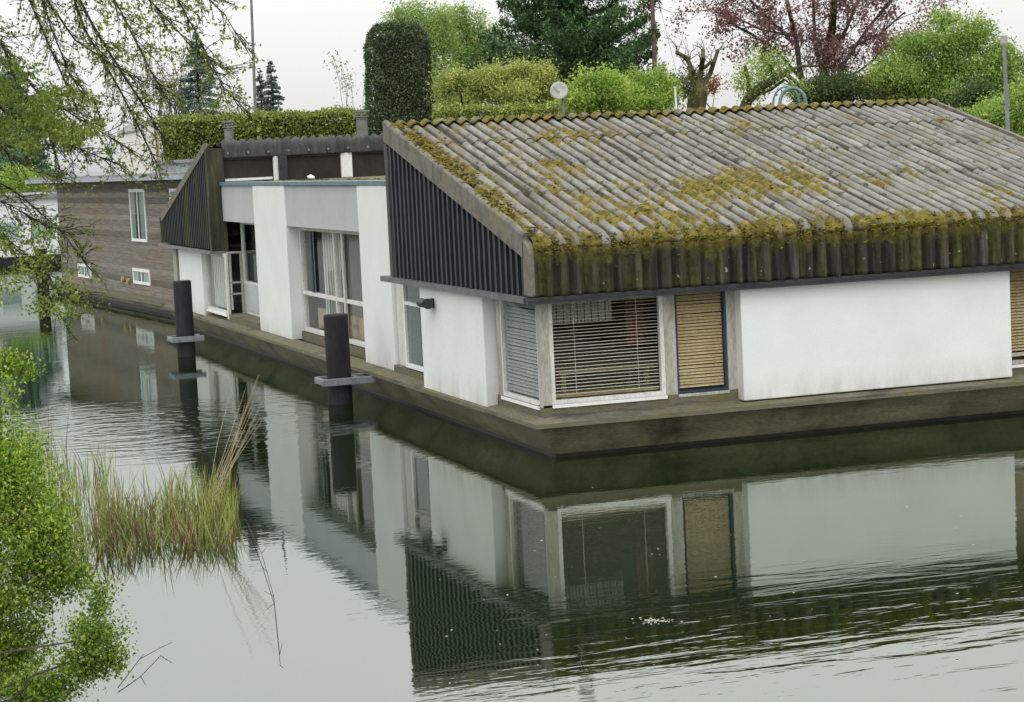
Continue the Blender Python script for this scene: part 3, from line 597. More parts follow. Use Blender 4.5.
vr = MB(); vr.prism([(8.09, -.16, zroof(-.16)-.12), (8.09, 5.48, zroof(5.48)-.12), (8.09, 5.48, zroof(5.48)+.045), (8.09, -.16, zroof(-.16)+.045)], (.06, 0, 0), M['verge']); P(vr, 'end_verge_trim')
# side of the near part: corner window, white panel, narrow window
cw = window('y', .07, 1.42, .58, 1.78, -.03, frame=M['frame'], cill=M['white_paint'])
blind(cw, 'y', .13, 1.36, .66, 1.74, .012, M['slat_grey'], .042, .034, .95)
cj = MB(); cj.box(-.035, .06, 1.422, 1.56, .5, 1.78, M['oldframe']); P(cj, 'jamb')
wp = MB(); wp.box(-.185, .06, 1.60, 4.28, .43, 1.772, M['pillar_stucco']); P(wp, 'side_wall_panel', bevel=.012)
nw = window('y', 4.30, 5.85, .56, 1.77, .02, frame=M['white_paint'], fw=.06, cill=M['white_paint'], trans=(1.46,), glass='glass_dim')
cu = MB()
for k in range(14): cu.box(.2+.02*(k % 2), .22+.02*(k % 2), 4.4+k*.09, 4.47+k*.09, 1.0, 1.72, M['blue_cloth'] if k < 14 else M['cream_cloth'])
cu.build('curtain', nw)
lamp = MB(); lamp.box(-.205, -.185, 3.60, 3.72, 1.52, 1.64, M['black_strip'])
lamp.tube([(-.20, 3.66, 1.58), (-.29, 3.66, 1.58)], .02, M['black_strip'], 8)
lamp.tube([(-.30, 3.58, 1.585), (-.30, 3.84, 1.585)], [.055, .06], M['black_strip'], 12); lamp.tube([(-.30, 3.50, 1.585), (-.30, 3.57, 1.585)], [.07, .05], M['black_strip'], 12)
P(lamp, 'wall_lamp')
# middle part: pillars, grey band, recessed windows, flat roof
for a, b in ((6.35, 8.0), (12.93, 15.5)):
    pi_ = MB(); pi_.box(-.0, .30, a, b, .46, 3.075, M['pillar_stucco']); P(pi_, 'pillar', bevel=.015)
pj = MB(); pj.box(.04, .30, 5.56, 6.34, 1.77, 3.07, M['pillar_stucco']); pj.box(.06, .30, 5.90, 6.34, .47, 1.77, M['frame']); P(pj, 'wall_strip')
for a, b in ((8.003, 12.927), (15.503, 18.62)):
    gb_ = MB(); gb_.box(.03, .28, a, b, 2.39, 3.07, M['grey_stucco']); P(gb_, 'grey_band')
tr = MB(); tr.box(-.012, .32, 5.55, 18.57, 3.078, 3.14, M['blue_trim']); P(tr, 'parapet_trim')
fr = MB(); fr.box(.32, 8.35, 5.53, 18.74, 3.04, 3.11, M['flatroof']); P(fr, 'flat_roof')
ms = [(np.array([.33+abs(random.gauss(0, .5)), random.uniform(5.9, 18.6), 3.115]), random.uniform(.02, .05)) for _ in range(700)]
tag(moss_cushions('flat_roof_moss', ms, M['moss'], HB, .35), kind='stuff')
bw_ = window('y', 8.02, 12.91, .60, 2.385, .22, frame=M['frame'], fw=.07, dep=.08, vert=(9.98, 10.5), trans=(1.26,), glass='glass', cill=M['white_paint'])
for (y0_, y1_, z0_, mt_) in ((8.09, 8.2, 1.3, 'blue_dark'), (12.0, 12.1, 1.3, 'blue_dark'), (9.85, 9.935, .67, 'oldframe')):
    dj = MB(); dj.box(.205, .235, y0_, y1_, z0_, 2.31, M[mt_]); dj.build('sash_bar', bw_)
cu = MB()
for k in range(9): cu.box(.34+.02*(k % 2), .36+.02*(k % 2), 8.2+k*.09, 8.27+k*.09, 1.35, 2.3, M['blue_cloth'])
cu.build('curtain', bw_)
cu = MB()
for k in range(14): cu.box(.34+.025*(k % 2), .36+.025*(k % 2), 10.6+k*.09, 10.67+k*.09, .7, 2.3, M['cream_cloth'])
cu.build('curtain', bw_)
cu = MB(); cu.box(.40, .46, 8.3, 12.6, .66, 1.0, M['straw']); cu.build('window_seat', bw_)
w4 = window('y', 15.52, 18.3, .60, 2.385, .30, frame=M['frame'], fw=.06, vert=(16.9,), trans=(1.2,), glass='glass_dim')
lp = MB(); lp.box(.29, .31, 15.6, 18.24, .66, 1.17, M['grey_stucco']); lp.build('lower_panel', w4)
gd = window('x', .0, .30, .56, 1.80, 18.32, name='side_light', frame=M['oldframe'], fw=.04, trans=(.98, 1.2), glass='glass')
# far part: gable falling the other way, fascia and clerestory facing the near part
def zfar(y): return 3.86-(y-18.8)*(3.86-2.42)/5.6
mb = gable('gable_cladding', 18.72, 24.5, lambda y: zfar(y)-.06, M['clad_green'], HB)
vt = MB(); vt.prism([(-.235, 18.72, zfar(18.72)-.13), (-.235, 24.5, zfar(24.5)-.13), (-.235, 24.5, zfar(24.5)+.03), (-.235, 18.72, zfar(18.72)+.03)], (.07, 0, 0), M['verge']); P(vt, 'verge_trim')
vt = MB(); vt.box(-.235, -.165, 24.4, 24.56, 1.84, 2.40, M['corner_trim']); P(vt, 'corner_trim')
ct = MB(); ct.box(-.232, .10, 18.58, 18.715, 1.80, 3.80, M['corner_trim']); P(ct, 'gable_return')
st = MB(); st.box(-.28, .02, 18.56, 24.75, 1.765, 1.815, M['galv_dull']); P(st, 'side_drip_strip')
fprof = [(18.78, 3.86), (24.3, 2.47), (24.44, 2.40), (24.5, 2.30), (24.5, 1.85)]
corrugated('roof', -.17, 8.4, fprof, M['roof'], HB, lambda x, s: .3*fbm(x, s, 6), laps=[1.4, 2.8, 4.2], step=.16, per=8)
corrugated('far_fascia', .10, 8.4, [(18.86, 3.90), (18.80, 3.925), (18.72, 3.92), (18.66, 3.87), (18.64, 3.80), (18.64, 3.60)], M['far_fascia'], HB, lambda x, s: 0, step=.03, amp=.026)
for k in range(8):
    bo = MB(); x = .2+k*.4; bo.tube([(x, 18.62, 3.69), (x, 18.585, 3.69)], .022, M['galv'], 8); P(bo, 'bolt')
cl_ = MB(); cl_.box(.10, 8.4, 18.74, 18.80, 3.10, 3.66, M['clere']); cl_.box(.14, 1.08, 18.715, 18.738, 3.15, 3.2, M['white_paint']); cl_.box(.10, 8.3, 18.70, 18.738, 3.565, 3.60, M['inside']); P(cl_, 'clerestory')
po = MB(); po.box(1.10, 1.19, 18.66, 18.737, 3.11, 3.6, M['white_paint']); P(po, 'white_post')
po = MB(); po.box(1.195, 1.36, 18.60, 18.737, 3.11, 3.63, M['black_strip']); P(po, 'dark_post')
po = MB(); po.box(2.46, 2.68, 18.66, 18.737, 3.12, 3.6, M['white_paint']); P(po, 'white_post')
ws = MB(); ws.box(-.10, .2, 20.5, 23.2, .43, 1.765, M['pillar_stucco']); P(ws, 'side_wall_panel', bevel=.012)
w5 = window('y', 18.36, 20.48, .58, 1.765, -.03, frame=M['frame'], fw=.06, glass='glass', cill=M['white_paint'])
cu = MB()
for k in range(20): cu.box(.1+.02*(k % 2), .12+.02*(k % 2), 18.5+k*.095, 18.58+k*.095, .66, 1.74, M['cream_cloth'])
cu.build('curtain', w5)
po = MB(); po.box(-.04, .0, 18.22, 18.36, .5, 1.765, M['frame']); P(po, 'corner_post')
po = MB(); po.box(-.035, .06, 23.9, 24.3, .45, 1.765, M['oldframe']); P(po, 'end_post')
ew = MB(); ew.box(.1, 8.3, 24.25, 24.35, .45, 1.8, M['white_stucco']); ew.box(.02, .2, 23.2, 23.9, .45, 1.765, M['inside']); P(ew, 'rear_wall')
# flues on the far roof
for (x, zb, zt, r) in ((.36, 3.75, 4.30, .10), (3.06, 3.78, 4.40, .13)):
    f_ = MB(); f_.tube([(x, 19.2, zb), (x, 19.2, zt-.16)], r*.85, M['galv_dull'], 14); fo = P(f_, 'flue')
    c_ = MB()
    for q in range(4): c_.tube([(x, 19.2, zt-.15+q*.045), (x, 19.2, zt-.13+q*.045)], r*(1.15 if q % 2 else .9), M['galv'], 14)
    c_.tube([(x, 19.2, zt), (x, 19.2, zt+.03)], r*1.3, M['galv'], 14); c_.build('flue_cap', fo)

# ------------------------------------------------------------------ small things on and by the boat
dz = thing('satellite_dish', (2.45, 5.7, 3.9), 'small round pale satellite dish on a short pole above the mossy ridge', 'satellite dish')
dm = MB(); c0 = Vector((2.37, 5.63, 4.27)); nrm = Vector((-.35, -.93, .12)).normalized(); a1 = nrm.orthogonal().normalized(); a2 = nrm.cross(a1); vs = []
for r_ in range(5):
    for q in range(24):
        t = 2*math.pi*q/24; rr = .125*r_/4; vs.append(c0 + (a1*math.cos(t)+a2*math.sin(t))*rr + nrm*(rr*rr*1.2))
dm.add(vs, [(i*24+j, i*24+(j+1) % 24, (i+1)*24+(j+1) % 24, (i+1)*24+j) for i in range(4) for j in range(24)], M['dish'])
do = dm.build('dish', dz, smooth=True); so_ = do.modifiers.new('thickness', 'SOLIDIFY'); so_.thickness = .012
pm = MB(); pm.tube([(2.45, 5.7, 3.70), (2.44, 5.69, 4.23), (2.39, 5.65, 4.27)], .018, M['galv'], 8); pm.build('pole', dz)
am = MB(); am.tube([c0-a2*.13, c0+nrm*.13-Vector((0, 0, .05))], .008, M['galv'], 6); am.build('feed_arm', dz)
stn = MB(); st_ = moss_cushions('white_lump', [(np.array([1.70, 18.1, 3.15]), .07)], M['white_paint'], None, .7)
tag(st_, 'small white lump lying on the mossy flat roof between the gables', 'stone')
def pile(loc, top, r, label, br=True, half=.30, ext=.30):
    t = thing('mooring_pile', loc, label, 'mooring pile', 'black mooring piles in the water')
    x, y = loc[0], loc[1]; b = MB(); b.tube([(x, y, -1.2), (x, y, top-.02), (x, y, top)], [r, r, r*.93], M['pile'], 20); b.build('shaft', t, smooth=False)
    if br:
        k = MB(); z0, z1 = .285, .385
        k.box(x-half, x+r+ext, y-r-.09, y-r-.03, z0, z1, M['galv']); k.box(x-half, x+r+ext, y+r+.03, y+r+.09, z0, z1, M['galv'])
        k.box(x-half+.003, x-half+.06, y-r-.03, y+r+.03, z0+.01, z1-.01, M['galv']); k.box(x+r+.04, x+r+.1, y-r-.03, y+r+.03, z0+.01, z1-.01, M['galv'])
        k.build('bracket', t, bevel=.008)
    return t
pile((-.66, 7.0, 0), 1.28, .175, 'nearer black mooring pile with a grey steel bracket beside the big window')
pile((-1.20, 16.5, 0), 1.40, .165, 'farther black mooring pile with a grey steel bracket before the far gable', ext=.14)

# ------------------------------------------------------------------ wooden houseboat
a0 = Vector((.62, 28.43, 0)); td = Vector((-.0853, .9964, 0)); nd = Vector((.9964, .0853, 0))
W2 = thing('wooden_houseboat', a0, 'low wooden houseboat with weathered brown plank walls and a flat grey roof', 'houseboat')
def wb(mb, s0, s1, d0, d1, z0, z1, mat): mb.obox(a0+td*s0+nd*d0+Vector((0, 0, z0)), nd*(d1-d0), td*(s1-s0), (0, 0, z1-z0), mat)
b = MB(); wb(b, -2.5, 12.95, 0, 5.5, .28, 3.16, M['planks']); b.build('wall', W2)
b = MB(); wb(b, -2.8, 13.4, -.2, 5.7, -.8, .10, M['waterline']); wb(b, -2.8, 13.4, -.25, 5.75, .10, .20, M['hull']); b.build('hull', W2)
b = MB(); wb(b, -2.8, 13.5, -.36, 5.8, .20, .29, M['deck']); b.build('deck_ledge', W2)
b = MB(); wb(b, -2.8, 15.4, -.45, 5.9, 3.20, 3.30, M['eave_grey']); wb(b, -2.8, 15.3, -.40, 5.8, 3.30, 3.36, M['roof_felt']); wb(b, -2.7, 15.0, -.30, 5.7, 3.16, 3.20, M['far_fascia']); ro = b.build('roof', W2)
b = MB(); wb(b, -2.8, 4.6, .9, 5.6, 3.36, 3.58, M['eave_grey']); wb(b, -2.8, 4.7, .8, 5.7, 3.58, 3.66, M['roof_felt']); b.build('raised_roof', ro)
def wwin(s0, s1, z0, z1, mid=True):
    f = MB(); q = .07
    wb(f, s0, s1, -.03, .03, z0, z0+q, M['white_paint']); wb(f, s0, s1, -.03, .03, z1-q, z1, M['white_paint'])
    wb(f, s0, s0+q, -.027, .03, z0+q, z1-q, M['white_paint']); wb(f, s1-q, s1, -.027, .03, z0+q, z1-q, M['white_paint'])
    if mid: wb(f, (s0+s1)/2-.03, (s0+s1)/2+.03, -.024, .03, z0+q, z1-q, M['white_paint'])
    wo = f.build('window', W2); g_ = MB(); wb(g_, s0+q, s1-q, -.012, -.006, z0+q, z1-q, M['glass_dim']); g_.build('pane', wo)
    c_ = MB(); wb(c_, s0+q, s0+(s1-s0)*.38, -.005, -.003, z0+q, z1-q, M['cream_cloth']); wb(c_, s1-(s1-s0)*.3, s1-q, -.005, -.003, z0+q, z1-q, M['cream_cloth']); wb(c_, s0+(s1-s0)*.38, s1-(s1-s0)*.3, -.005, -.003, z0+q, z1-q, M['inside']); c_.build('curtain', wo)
wwin(2.25, 3.85, 1.66, 2.98); wwin(2.22, 3.98, .58, .97); wwin(-1.3, -.25, 1.7, 2.98); wwin(8.95, 10.6, .52, .90)
for s_, z_ in ((7.8, .58), (5.09, .64), (4.45, .62)):
    v_ = MB(); p = a0+td*s_+Vector((0, 0, z_)); v_.tube([p-nd*.005, p-nd*.07], .075, M['straw'], 12); v_.build('vent_cap', W2)
b = MB()
wb(b, -2.3, -2.18, -.06, 0, .3, 3.1, M['white_paint']); b.build('drain_pipe', W2)
p = a0+td*13.6
t = thing('timber_post', (p.x, p.y, 0), 'dark square timber post at the far end of the wooden houseboat', 'mooring post')
b = MB(); b.box(p.x-.62, p.x-.30, p.y-.12, p.y+.12, -1, 1.22, M['bark_dark']); b.box(p.x-.65, p.x-.27, p.y-.15, p.y+.15, 1.22, 1.27, M['bark_dark']); b.build('shaft', t)

# ------------------------------------------------------------------ far things on the left
q = at(28, 262, 83); q.z = 0
t = thing('white_houseboat', q, 'bright white houseboat far off on the left behind twigs', 'houseboat')
b = MB(); b.box(-2.6, 1.9, q.y, q.y+9, .35, 2.55, M['far_white']); b.build('wall', t)
b = MB(); b.box(-2.8, 2.1, q.y-.2, q.y+9.2, 2.55, 2.72, M['roof_felt']); b.build('roof', t)
b = MB(); b.box(-2.9, 2.3, q.y-.4, q.y+9.4, -.6, .35, M['pile']); b.build('hull', t)
for x in (-1.9, -.5, .75):
    f = MB(); f.box(x, x+.85, q.y-.03, q.y+.02, .95, 1.75, M['white_paint']); wo = f.build('window', t)
    g_ = MB(); g_.box(x+.06, x+.79, q.y-.04, q.y-.031, 1.01, 1.69, M['glass_dim']); g_.build('pane', wo)
q = at(150, 165, 112)
t = thing('cream_house', (q.x, q.y, 1), 'pale cream house gable with an orange downpipe strip far behind the hedge', 'house')
b = MB(); b.prism([(q.x-.5, q.y, 1), (q.x+.5, q.y, 1), (q.x+.5, q.y, 5.5), (q.x, q.y, 5.9), (q.x-.5, q.y, 5.5)], (0, 7, 0), M['far_cream']); b.build('wall', t)
b = MB(); b.box(q.x+.36, q.x+.52, q.y-.06, q.y-.005, 1, 5.4, M['terracotta']); b.build('downpipe_strip', t)
b = MB(); b.prism([(q.x-.58, q.y-.1, 5.46), (q.x, q.y-.1, 5.9), (q.x+.58, q.y-.1, 5.46), (q.x+.58, q.y-.1, 5.54), (q.x, q.y-.1, 5.98), (q.x-.58, q.y-.1, 5.54)], (0, 7.2, 0), M['roof_felt']); b.build('roof', t)

# ------------------------------------------------------------------ foliage tools
def leaf_quads(Pn, size, aspect=.5, updir=None, jitter=1.0):
    """one bent diamond leaf per point -> V, F"""
    n = len(Pn); a = RNG.normal(size=(n, 3))
    if updir is not None: a = a*jitter + np.asarray(updir)
    a /= np.linalg.norm(a, axis=1)[:, None]; r = RNG.normal(size=(n, 3)); b = np.cross(a, r); b /= np.linalg.norm(b, axis=1)[:, None]
    c = np.cross(a, b)
    s = (np.asarray(size)*RNG.uniform(.45, 1.5, n))[:, None] if np.ndim(size) == 0 else size[:, None]
    V = np.empty((n, 4, 3)); V[:, 0] = Pn-a*s*.5; V[:, 2] = Pn+a*s*.5; V[:, 1] = Pn+b*s*aspect*.5+c*s*.12; V[:, 3] = Pn-b*s*aspect*.5+c*s*.12
    Fq = np.arange(n*4).reshape(n, 4); return V.reshape(-1, 3), Fq
def clump_points(ells, nclump, per, csig, shell=.55, flat=1.0):
    """leaf positions in clumps spread through the outer part of some ellipsoids (centre, radii)"""
    vol = np.array([e[1][0]*e[1][1]*e[1][2] for e in ells])**.7; pr = vol/vol.sum(); out = []
    idx = RNG.choice(len(ells), nclump, p=pr); cs = np.array([e[0] for e in ells], float)[idx]; rs = np.array([e[1] for e in ells], float)[idx]
    u = RNG.normal(size=(nclump, 3)); u /= np.linalg.norm(u, axis=1)[:, None]
    c = cs+u*rs*RNG.uniform(shell, 1.05, nclump)[:, None]
    sg = csig*RNG.uniform(.5, 1.4, nclump)
    p = c[:, None, :]+RNG.normal(size=(nclump, per, 3))*sg[:, None, None]*np.array([1, 1, flat])
    return p.reshape(-1, 3)
def crown(name, Pn, size, mat, par, aspect=.55, **k):
    V, Fq = leaf_quads(Pn, size, aspect, **k); return raw_mesh(name, V, Fq, mat, par)
def grow(mb, p, d, ln, r, lev, mat, tips, spread=.6, up=.15, kids=3, wob=.12, shrink=.68):
    """a limb with child limbs; tips collects (point, direction)"""
    pts = [p]; rad = [r]; dd = d.normalized(); n = 4
    for i in range(n):
        dd = (dd+Vector([random.gauss(0, wob) for _ in range(3)])+Vector((0, 0, up*.25))).normalized()
        pts.append(pts[-1]+dd*(ln/n)); rad.append(r*(1-.45*(i+1)/n))
    mb.tube(pts, rad, mat, 5 if r < .05 else 8, cap=False)
    if lev == 0:
        tips += [(pts[-1], dd), (pts[-2], dd), (pts[-3], dd)]; return
    for c in range(kids):
        q = pts[random.choice([2, 3, 4]) if c else -1]; e = (dd+Vector([random.gauss(0, spread) for _ in range(3)])+Vector((0, 0, up))).normalized()
        grow(mb, q, e, ln*shrink*random.uniform(.75, 1.15), r*.52, lev-1, mat, tips, spread, up, kids, wob, shrink)
def trunk_mesh(base, top, r, mat, par, limbs=5, k=10, lean=.05):
    mb = MB(); b = Vector(base); t = Vector(top); n = 6; pts = [b.lerp(t, i/n)+Vector((random.gauss(0, lean), random.gauss(0, lean), 0))*(i > 0) for i in range(n+1)]
    mb.tube(pts, [r*(1.25 if i == 0 else 1-.75*i/n) for i in range(n+1)], mat, k)
    for j in range(limbs):
        q = pts[random.randint(2, n-1)]; d = Vector((random.gauss(0, 1), random.gauss(0, 1), random.uniform(.3, 1.2))).normalized()
        L = (t-b).length*.2; mb.tube([q, q+d*L*.5+Vector((0, 0, L*.06)), q+d*L], [r*.35, r*.22, r*.06], mat, 6)
    return mb.build('trunk', par)
def Ppx(u, v, D): return np.array(at(u, v, D))
def ell(u, v, D, ru, rv, rd=None):     # ellipsoid round the place seen at (u, v): radii given in picture pixels
    s = D/F; return (Ppx(u, v, D), (ru*s, (rd if rd else ru)*s, rv*s))
def tree(name, label, u, D, ells, mat, size, nclump, per, csig, bark='bark', r=.14, cat='tree', group=None, shell=.55, ztop=None, limbs=6, flat=1.0, trunk=True):
    b = ground_at(u, D, 1.0); t = thing(name, b, label, cat, group)
    if trunk:
        zt = ztop or max(e[0][2] for e in ells); e0 = max(ells, key=lambda e: e[0][2])[0]
        trunk_mesh((b.x, b.y, .9), (e0[0], e0[1], zt), r, M[bark], t, limbs)
    lobes = []
    for c_, r_ in ells:
        r_ = np.array(r_); lobes.append((c_, r_*.72))
        for _ in range(8):
            q = RNG.normal(size=3); q /= np.linalg.norm(q); k_ = RNG.uniform(.28, .5); lobes.append((np.array(c_)+q*r_*RNG.uniform(.55, 1.0), r_*k_*RNG.uniform(.8, 1.25, 3)))
    crown('crown', clump_points(lobes, int(nclump*1.7), per, csig*.85, shell, flat), size*.74, LM[mat], t, .5)
    return t
def hedge(name, label, u0, u1, vt, D, depth, mat, size, n, vjit=.07, D1=None):
    D1 = D1 or D
    a = at(u0, vt[0], D); b = at(u1, vt[1], D1); mid = ground_at((u0+u1)/2, (D+D1)/2, 1.0); t = thing(name, mid, label, 'hedge')
    ax = Vector((b.x-a.x, b.y-a.y, 0)); L = ax.length; ax.normalize(); ay = Vector((-ax.y, ax.x, 0))
    Pn = []
    for i in range(n):
        s = random.random()*L; zt = a.z+(b.z-a.z)*s/L+.10*fbm(s*.9, 0, 3); q = random.random()
        if q < .45: d = 0+random.gauss(0, vjit); z = 1+(zt-1)*random.random()**.6
        elif q < .55: d = depth+random.gauss(0, vjit); z = random.uniform(1, zt)
        else: d = random.random()*depth; z = zt+random.gauss(0, vjit)-.12*((2*d/depth-1)**4)
        d += .12*fbm(s*1.5, z*1.5, 7); Pn.append(Vector((a.x, a.y, 0))+ax*s+ay*d+Vector((0, 0, z)))
    crown('foliage', np.array(Pn), size, LM[mat], t)
    st_ = MB()
    for k in range(int(L/.8)+1):
        p = Vector((a.x, a.y, 0))+ax*(min(L, k*.8))+ay*depth*.5; st_.tube([(p.x, p.y, .9), (p.x+random.gauss(0, .1), p.y, a.z-.7)], [.05, .02], M['bark_dark'], 6)
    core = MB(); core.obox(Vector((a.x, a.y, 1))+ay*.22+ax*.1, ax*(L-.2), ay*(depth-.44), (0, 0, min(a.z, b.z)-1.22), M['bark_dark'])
    st_.v += []; st_.build('stem', t); core.build('inner_twigs', t); return t
def conifer(name, label, u, D, vtop, vbot, hw, mat, size, n, layers, droop=.15, bark='bark_dark', group=None, power=.8, lump=.25, up=0.0):
    """whorled branches: sprays of needles along each branch"""
    b = ground_at(u, D, 1.0); t = thing(name, b, label, 'tree', group); top = at(u, vtop, D); zb = at(u, vbot, D).z; H_ = top.z-zb; s = D/F
    mb = MB(); mb.tube([(b.x, b.y, .9), (b.x, b.y, zb+H_*.5), (b.x, b.y, top.z)], [H_*.03, H_*.018, .01], M[bark], 8)
    Pn = []; nb = 0; br = []
    for i in range(layers):
        f = (i+.5)/layers; R = hw*s*(1-f)**power+.04
        for j in range(random.randint(7, 10)):
            th = random.uniform(0, 2*math.pi); Rj = R*random.uniform(1-lump*1.6, 1+lump)
            br.append((zb+H_*f+random.gauss(0, H_/layers*.3), th, Rj))
    tot = sum(x[2] for x in br)
    for z, th, R in br:
        k = max(4, int(n*R/tot)); q = RNG.random(k)**.6; dirv = np.array([math.cos(th), math.sin(th), 0]); lat = np.array([-math.sin(th), math.cos(th), 0])
        dz_ = -droop*R*q+up*R*q**2.5
        wd = .22*R*(1-q)+.05
        p = np.array([b.x, b.y, z])+dirv*(q*R)[:, None]+lat*(RNG.normal(size=k)*wd)[:, None]+np.array([0, 0, 1])*(dz_+RNG.normal(size=k)*.035*R-abs(RNG.normal(size=k))*.05*R)[:, None]
        Pn.append(p); e = Vector((b.x, b.y, z)); mb.tube([e, e+Vector(dirv)*R*.8+Vector((0, 0, -droop*R*.7))], [.02+.012*R, .006], M[bark], 4, cap=False)
    mb.build('trunk', t); crown('crown', np.concatenate(Pn), size, LM[mat], t, .35); return t

# ------------------------------------------------------------------ trees and hedges behind
hedge('hedge', 'long clipped green hedge behind the flat roof and wooden houseboat', 158, 372, (121, 112), 72, 1.6, 'hedge', .095, 52000)
hedge('hedge', 'low clipped light green hedge strip under the golden shrubs', 432, 572, (111, 106), 58, 1.2, 'hedge', .075, 20000)
hedge('hedge', 'dark green hedge running off to the right behind the lamp post', 985, 1750, (112, 78), 64, 1.6, 'maple', .13, 42000, D1=64)
# topiary
D = 66; s = D/F; b = ground_at(403, D, 1.0); t = thing('topiary_yew', b, 'tall dark clipped yew block with a rounded top', 'tree')
Pn = []; zt = at(398, 25, D).z; Rb, Rt = 38.5*s, 31.5*s
for i in range(46000):
    z = random.uniform(.0, 1); zz = 1+(zt-1)*z; th = random.uniform(0, 2*math.pi)
    R = (Rb+(Rt-Rb)*z)*(1+.04*fbm(math.cos(th)*2, math.sin(th)*2+zz*1.1, 3))
    cut = max(0, (zz-(zt-.75))/.75); R *= math.sqrt(max(0, 1-.62*cut**2.4))*(1+.05*fbm(th*1.5, zz*2.2, 9))
    if random.random() < .12: R = Rt*.66*math.sqrt(random.random()); zz = zt-.03-.12*(R/Rt)**2
    cs, sn = math.cos(th), math.sin(th); k = 1/max(abs(cs), abs(sn))**.45
    Pn.append((b.x+cs*R*k*.93+random.gauss(0, .03), b.y+sn*R*k*.93+random.gauss(0, .03), zz+random.gauss(0, .04)))
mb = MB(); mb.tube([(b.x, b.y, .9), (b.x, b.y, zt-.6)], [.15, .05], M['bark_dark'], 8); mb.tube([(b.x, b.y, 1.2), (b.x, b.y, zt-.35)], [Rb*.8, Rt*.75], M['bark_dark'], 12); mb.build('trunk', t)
crown('crown', np.array(Pn), .085, LM['yew'], t, .45)
# golden and bright shrubs
tree('golden_shrub', 'golden yellow shrub right of the dark clipped yew', 462, 70, [ell(462, 98, 70, 30, 20), ell(446, 90, 62, 12, 18), ell(476, 84, 62, 14, 18), ell(460, 82, 62, 10, 12), ell(490, 90, 62, 16, 16)], 'gold', .10, 420, 26, .15, cat='shrub', r=.07, shell=.3)
tree('golden_shrub', 'broad yellow green shrub left of the satellite dish', 522, 62, [ell(522, 92, 62, 38, 20), ell(500, 78, 62, 12, 16), ell(520, 74, 62, 12, 14), ell(542, 80, 62, 16, 16), ell(560, 98, 62, 16, 14)], 'gold', .10, 560, 26, .15, cat='shrub', r=.07, shell=.3)
tree('leafy_shrub', 'vivid green leafy shrub just right of the satellite dish', 600, 54, [ell(596, 98, 54, 34, 16), ell(584, 86, 54, 10, 14), ell(604, 80, 54, 12, 12), ell(572, 96, 54, 12, 14), ell(618, 88, 54, 12, 12)], 'bright', .10, 330, 26, .13, cat='shrub', r=.06, bark='bark', shell=.3)
tree('leafy_shrub', 'vivid green leafy shrub left of the pollarded tree', 648, 55, [ell(648, 98, 55, 30, 16), ell(636, 84, 55, 12, 12), ell(656, 82, 55, 10, 12), ell(668, 94, 55, 12, 14), ell(626, 94, 55, 14, 12)], 'bright', .10, 330, 26, .13, cat='shrub', r=.06, bark='bark', shell=.3)
# pale green birches
def airy(name, label, u, D, u2, vtop, hw, mat, size, nleaf, barkm, levels=3, r=.12, csig=.16, group=None, zfork=.25, kids=4, spread=.38, up=.55, cat='tree', per=10):
    b = ground_at(u, D, 1.0); t = thing(name, b, label, cat, group); top = at(u2, vtop, D); H_ = top.z-1
    mb = MB(); tips = []; f = Vector((b.x, b.y, 1+H_*zfork)); mb.tube([(b.x, b.y, .9), f], [r*1.15, r*.9], M[barkm], 8, cap=False)
    for k in range(kids+1):
        d = Vector((top.x-b.x, top.y-b.y, H_*(1-zfork))).normalized()+Vector((random.uniform(-1, 1)*hw*D/F/H_*1.1, random.uniform(-.6, .6)*hw*D/F/H_, 0))*1.3
        grow(mb, f-Vector((0, 0, random.random()*H_*.08)), d, H_*(1-zfork)*random.uniform(.40, .55), r*.6, levels-1, M[barkm], tips, spread, up, kids-1)
    mb.build('trunk', t)
    idx = RNG.integers(0, len(tips), nleaf//per); c = np.array([tips[i][0] for i in idx])
    p = (c[:, None, :]+RNG.normal(size=(len(c), per, 3))*csig).reshape(-1, 3)
    crown('crown', p, size, LM[mat], t); return t
tree('birch_tree', 'pale green airy tree rising behind the dark clipped yew', 418, 96, [ell(420, 55, 96, 28, 48), ell(408, 35, 96, 22, 30), ell(436, 32, 96, 24, 28), ell(425, 85, 96, 32, 30), ell(396, 55, 96, 14, 24)], 'birch', .15, 900, 18, .24, bark='bark_pale', r=.14, limbs=12)
tree('birch_tree', 'pale green airy tree just left of the big dark conifer', 470, 98, [ell(466, 50, 98, 26, 42), ell(482, 38, 98, 20, 28), ell(452, 28, 98, 16, 24), ell(476, 80, 98, 26, 24), ell(462, 20, 98, 14, 18)], 'birch', .15, 800, 18, .24, bark='bark_pale', r=.14, limbs=12)
airy('sparse_tree', 'thin pale tree with sparse leaves left of the yew', 352, 92, 352, 62, 16, 'pale', .11, 500, 'bark_pale', 3, .05, .2, kids=3)
# big dark conifer and spruces
conifer('cedar_tree', 'huge dark green conifer with spreading tiers in the centre background', 580, 82, -110, 118, 112, 'cedar', .17, 95000, 22, .05, power=.62, lump=.3, up=.25)
conifer('spruce_tree', 'blue grey spruce behind the hedge on the left', 203, 92, 34, 128, 27, 'spruce', .15, 9000, 14, .12, power=.75)
conifer('slim_conifer', 'taller of two slim grey conifers behind the hedge', 276, 112, 61, 122, 15, 'farspruce', .15, 4200, 13, .1, group=None)
conifer('slim_conifer', 'shorter of two slim grey conifers behind the hedge', 265, 114, 70, 122, 11, 'farspruce', .15, 3000, 12, .1, group=None)
conifer('teal_conifer', 'bluish green conifer at the far left edge', 14, 100, 60, 182, 62, 'teal', .24, 12000, 14, .08, power=.5)
tree('far_shrub', 'light green shrub at the left edge under the bluish conifer', 15, 92, [ell(12, 180, 92, 26, 12), ell(36, 184, 92, 14, 8)], 'bright', .14, 150, 24, .22, cat='shrub', r=.06)
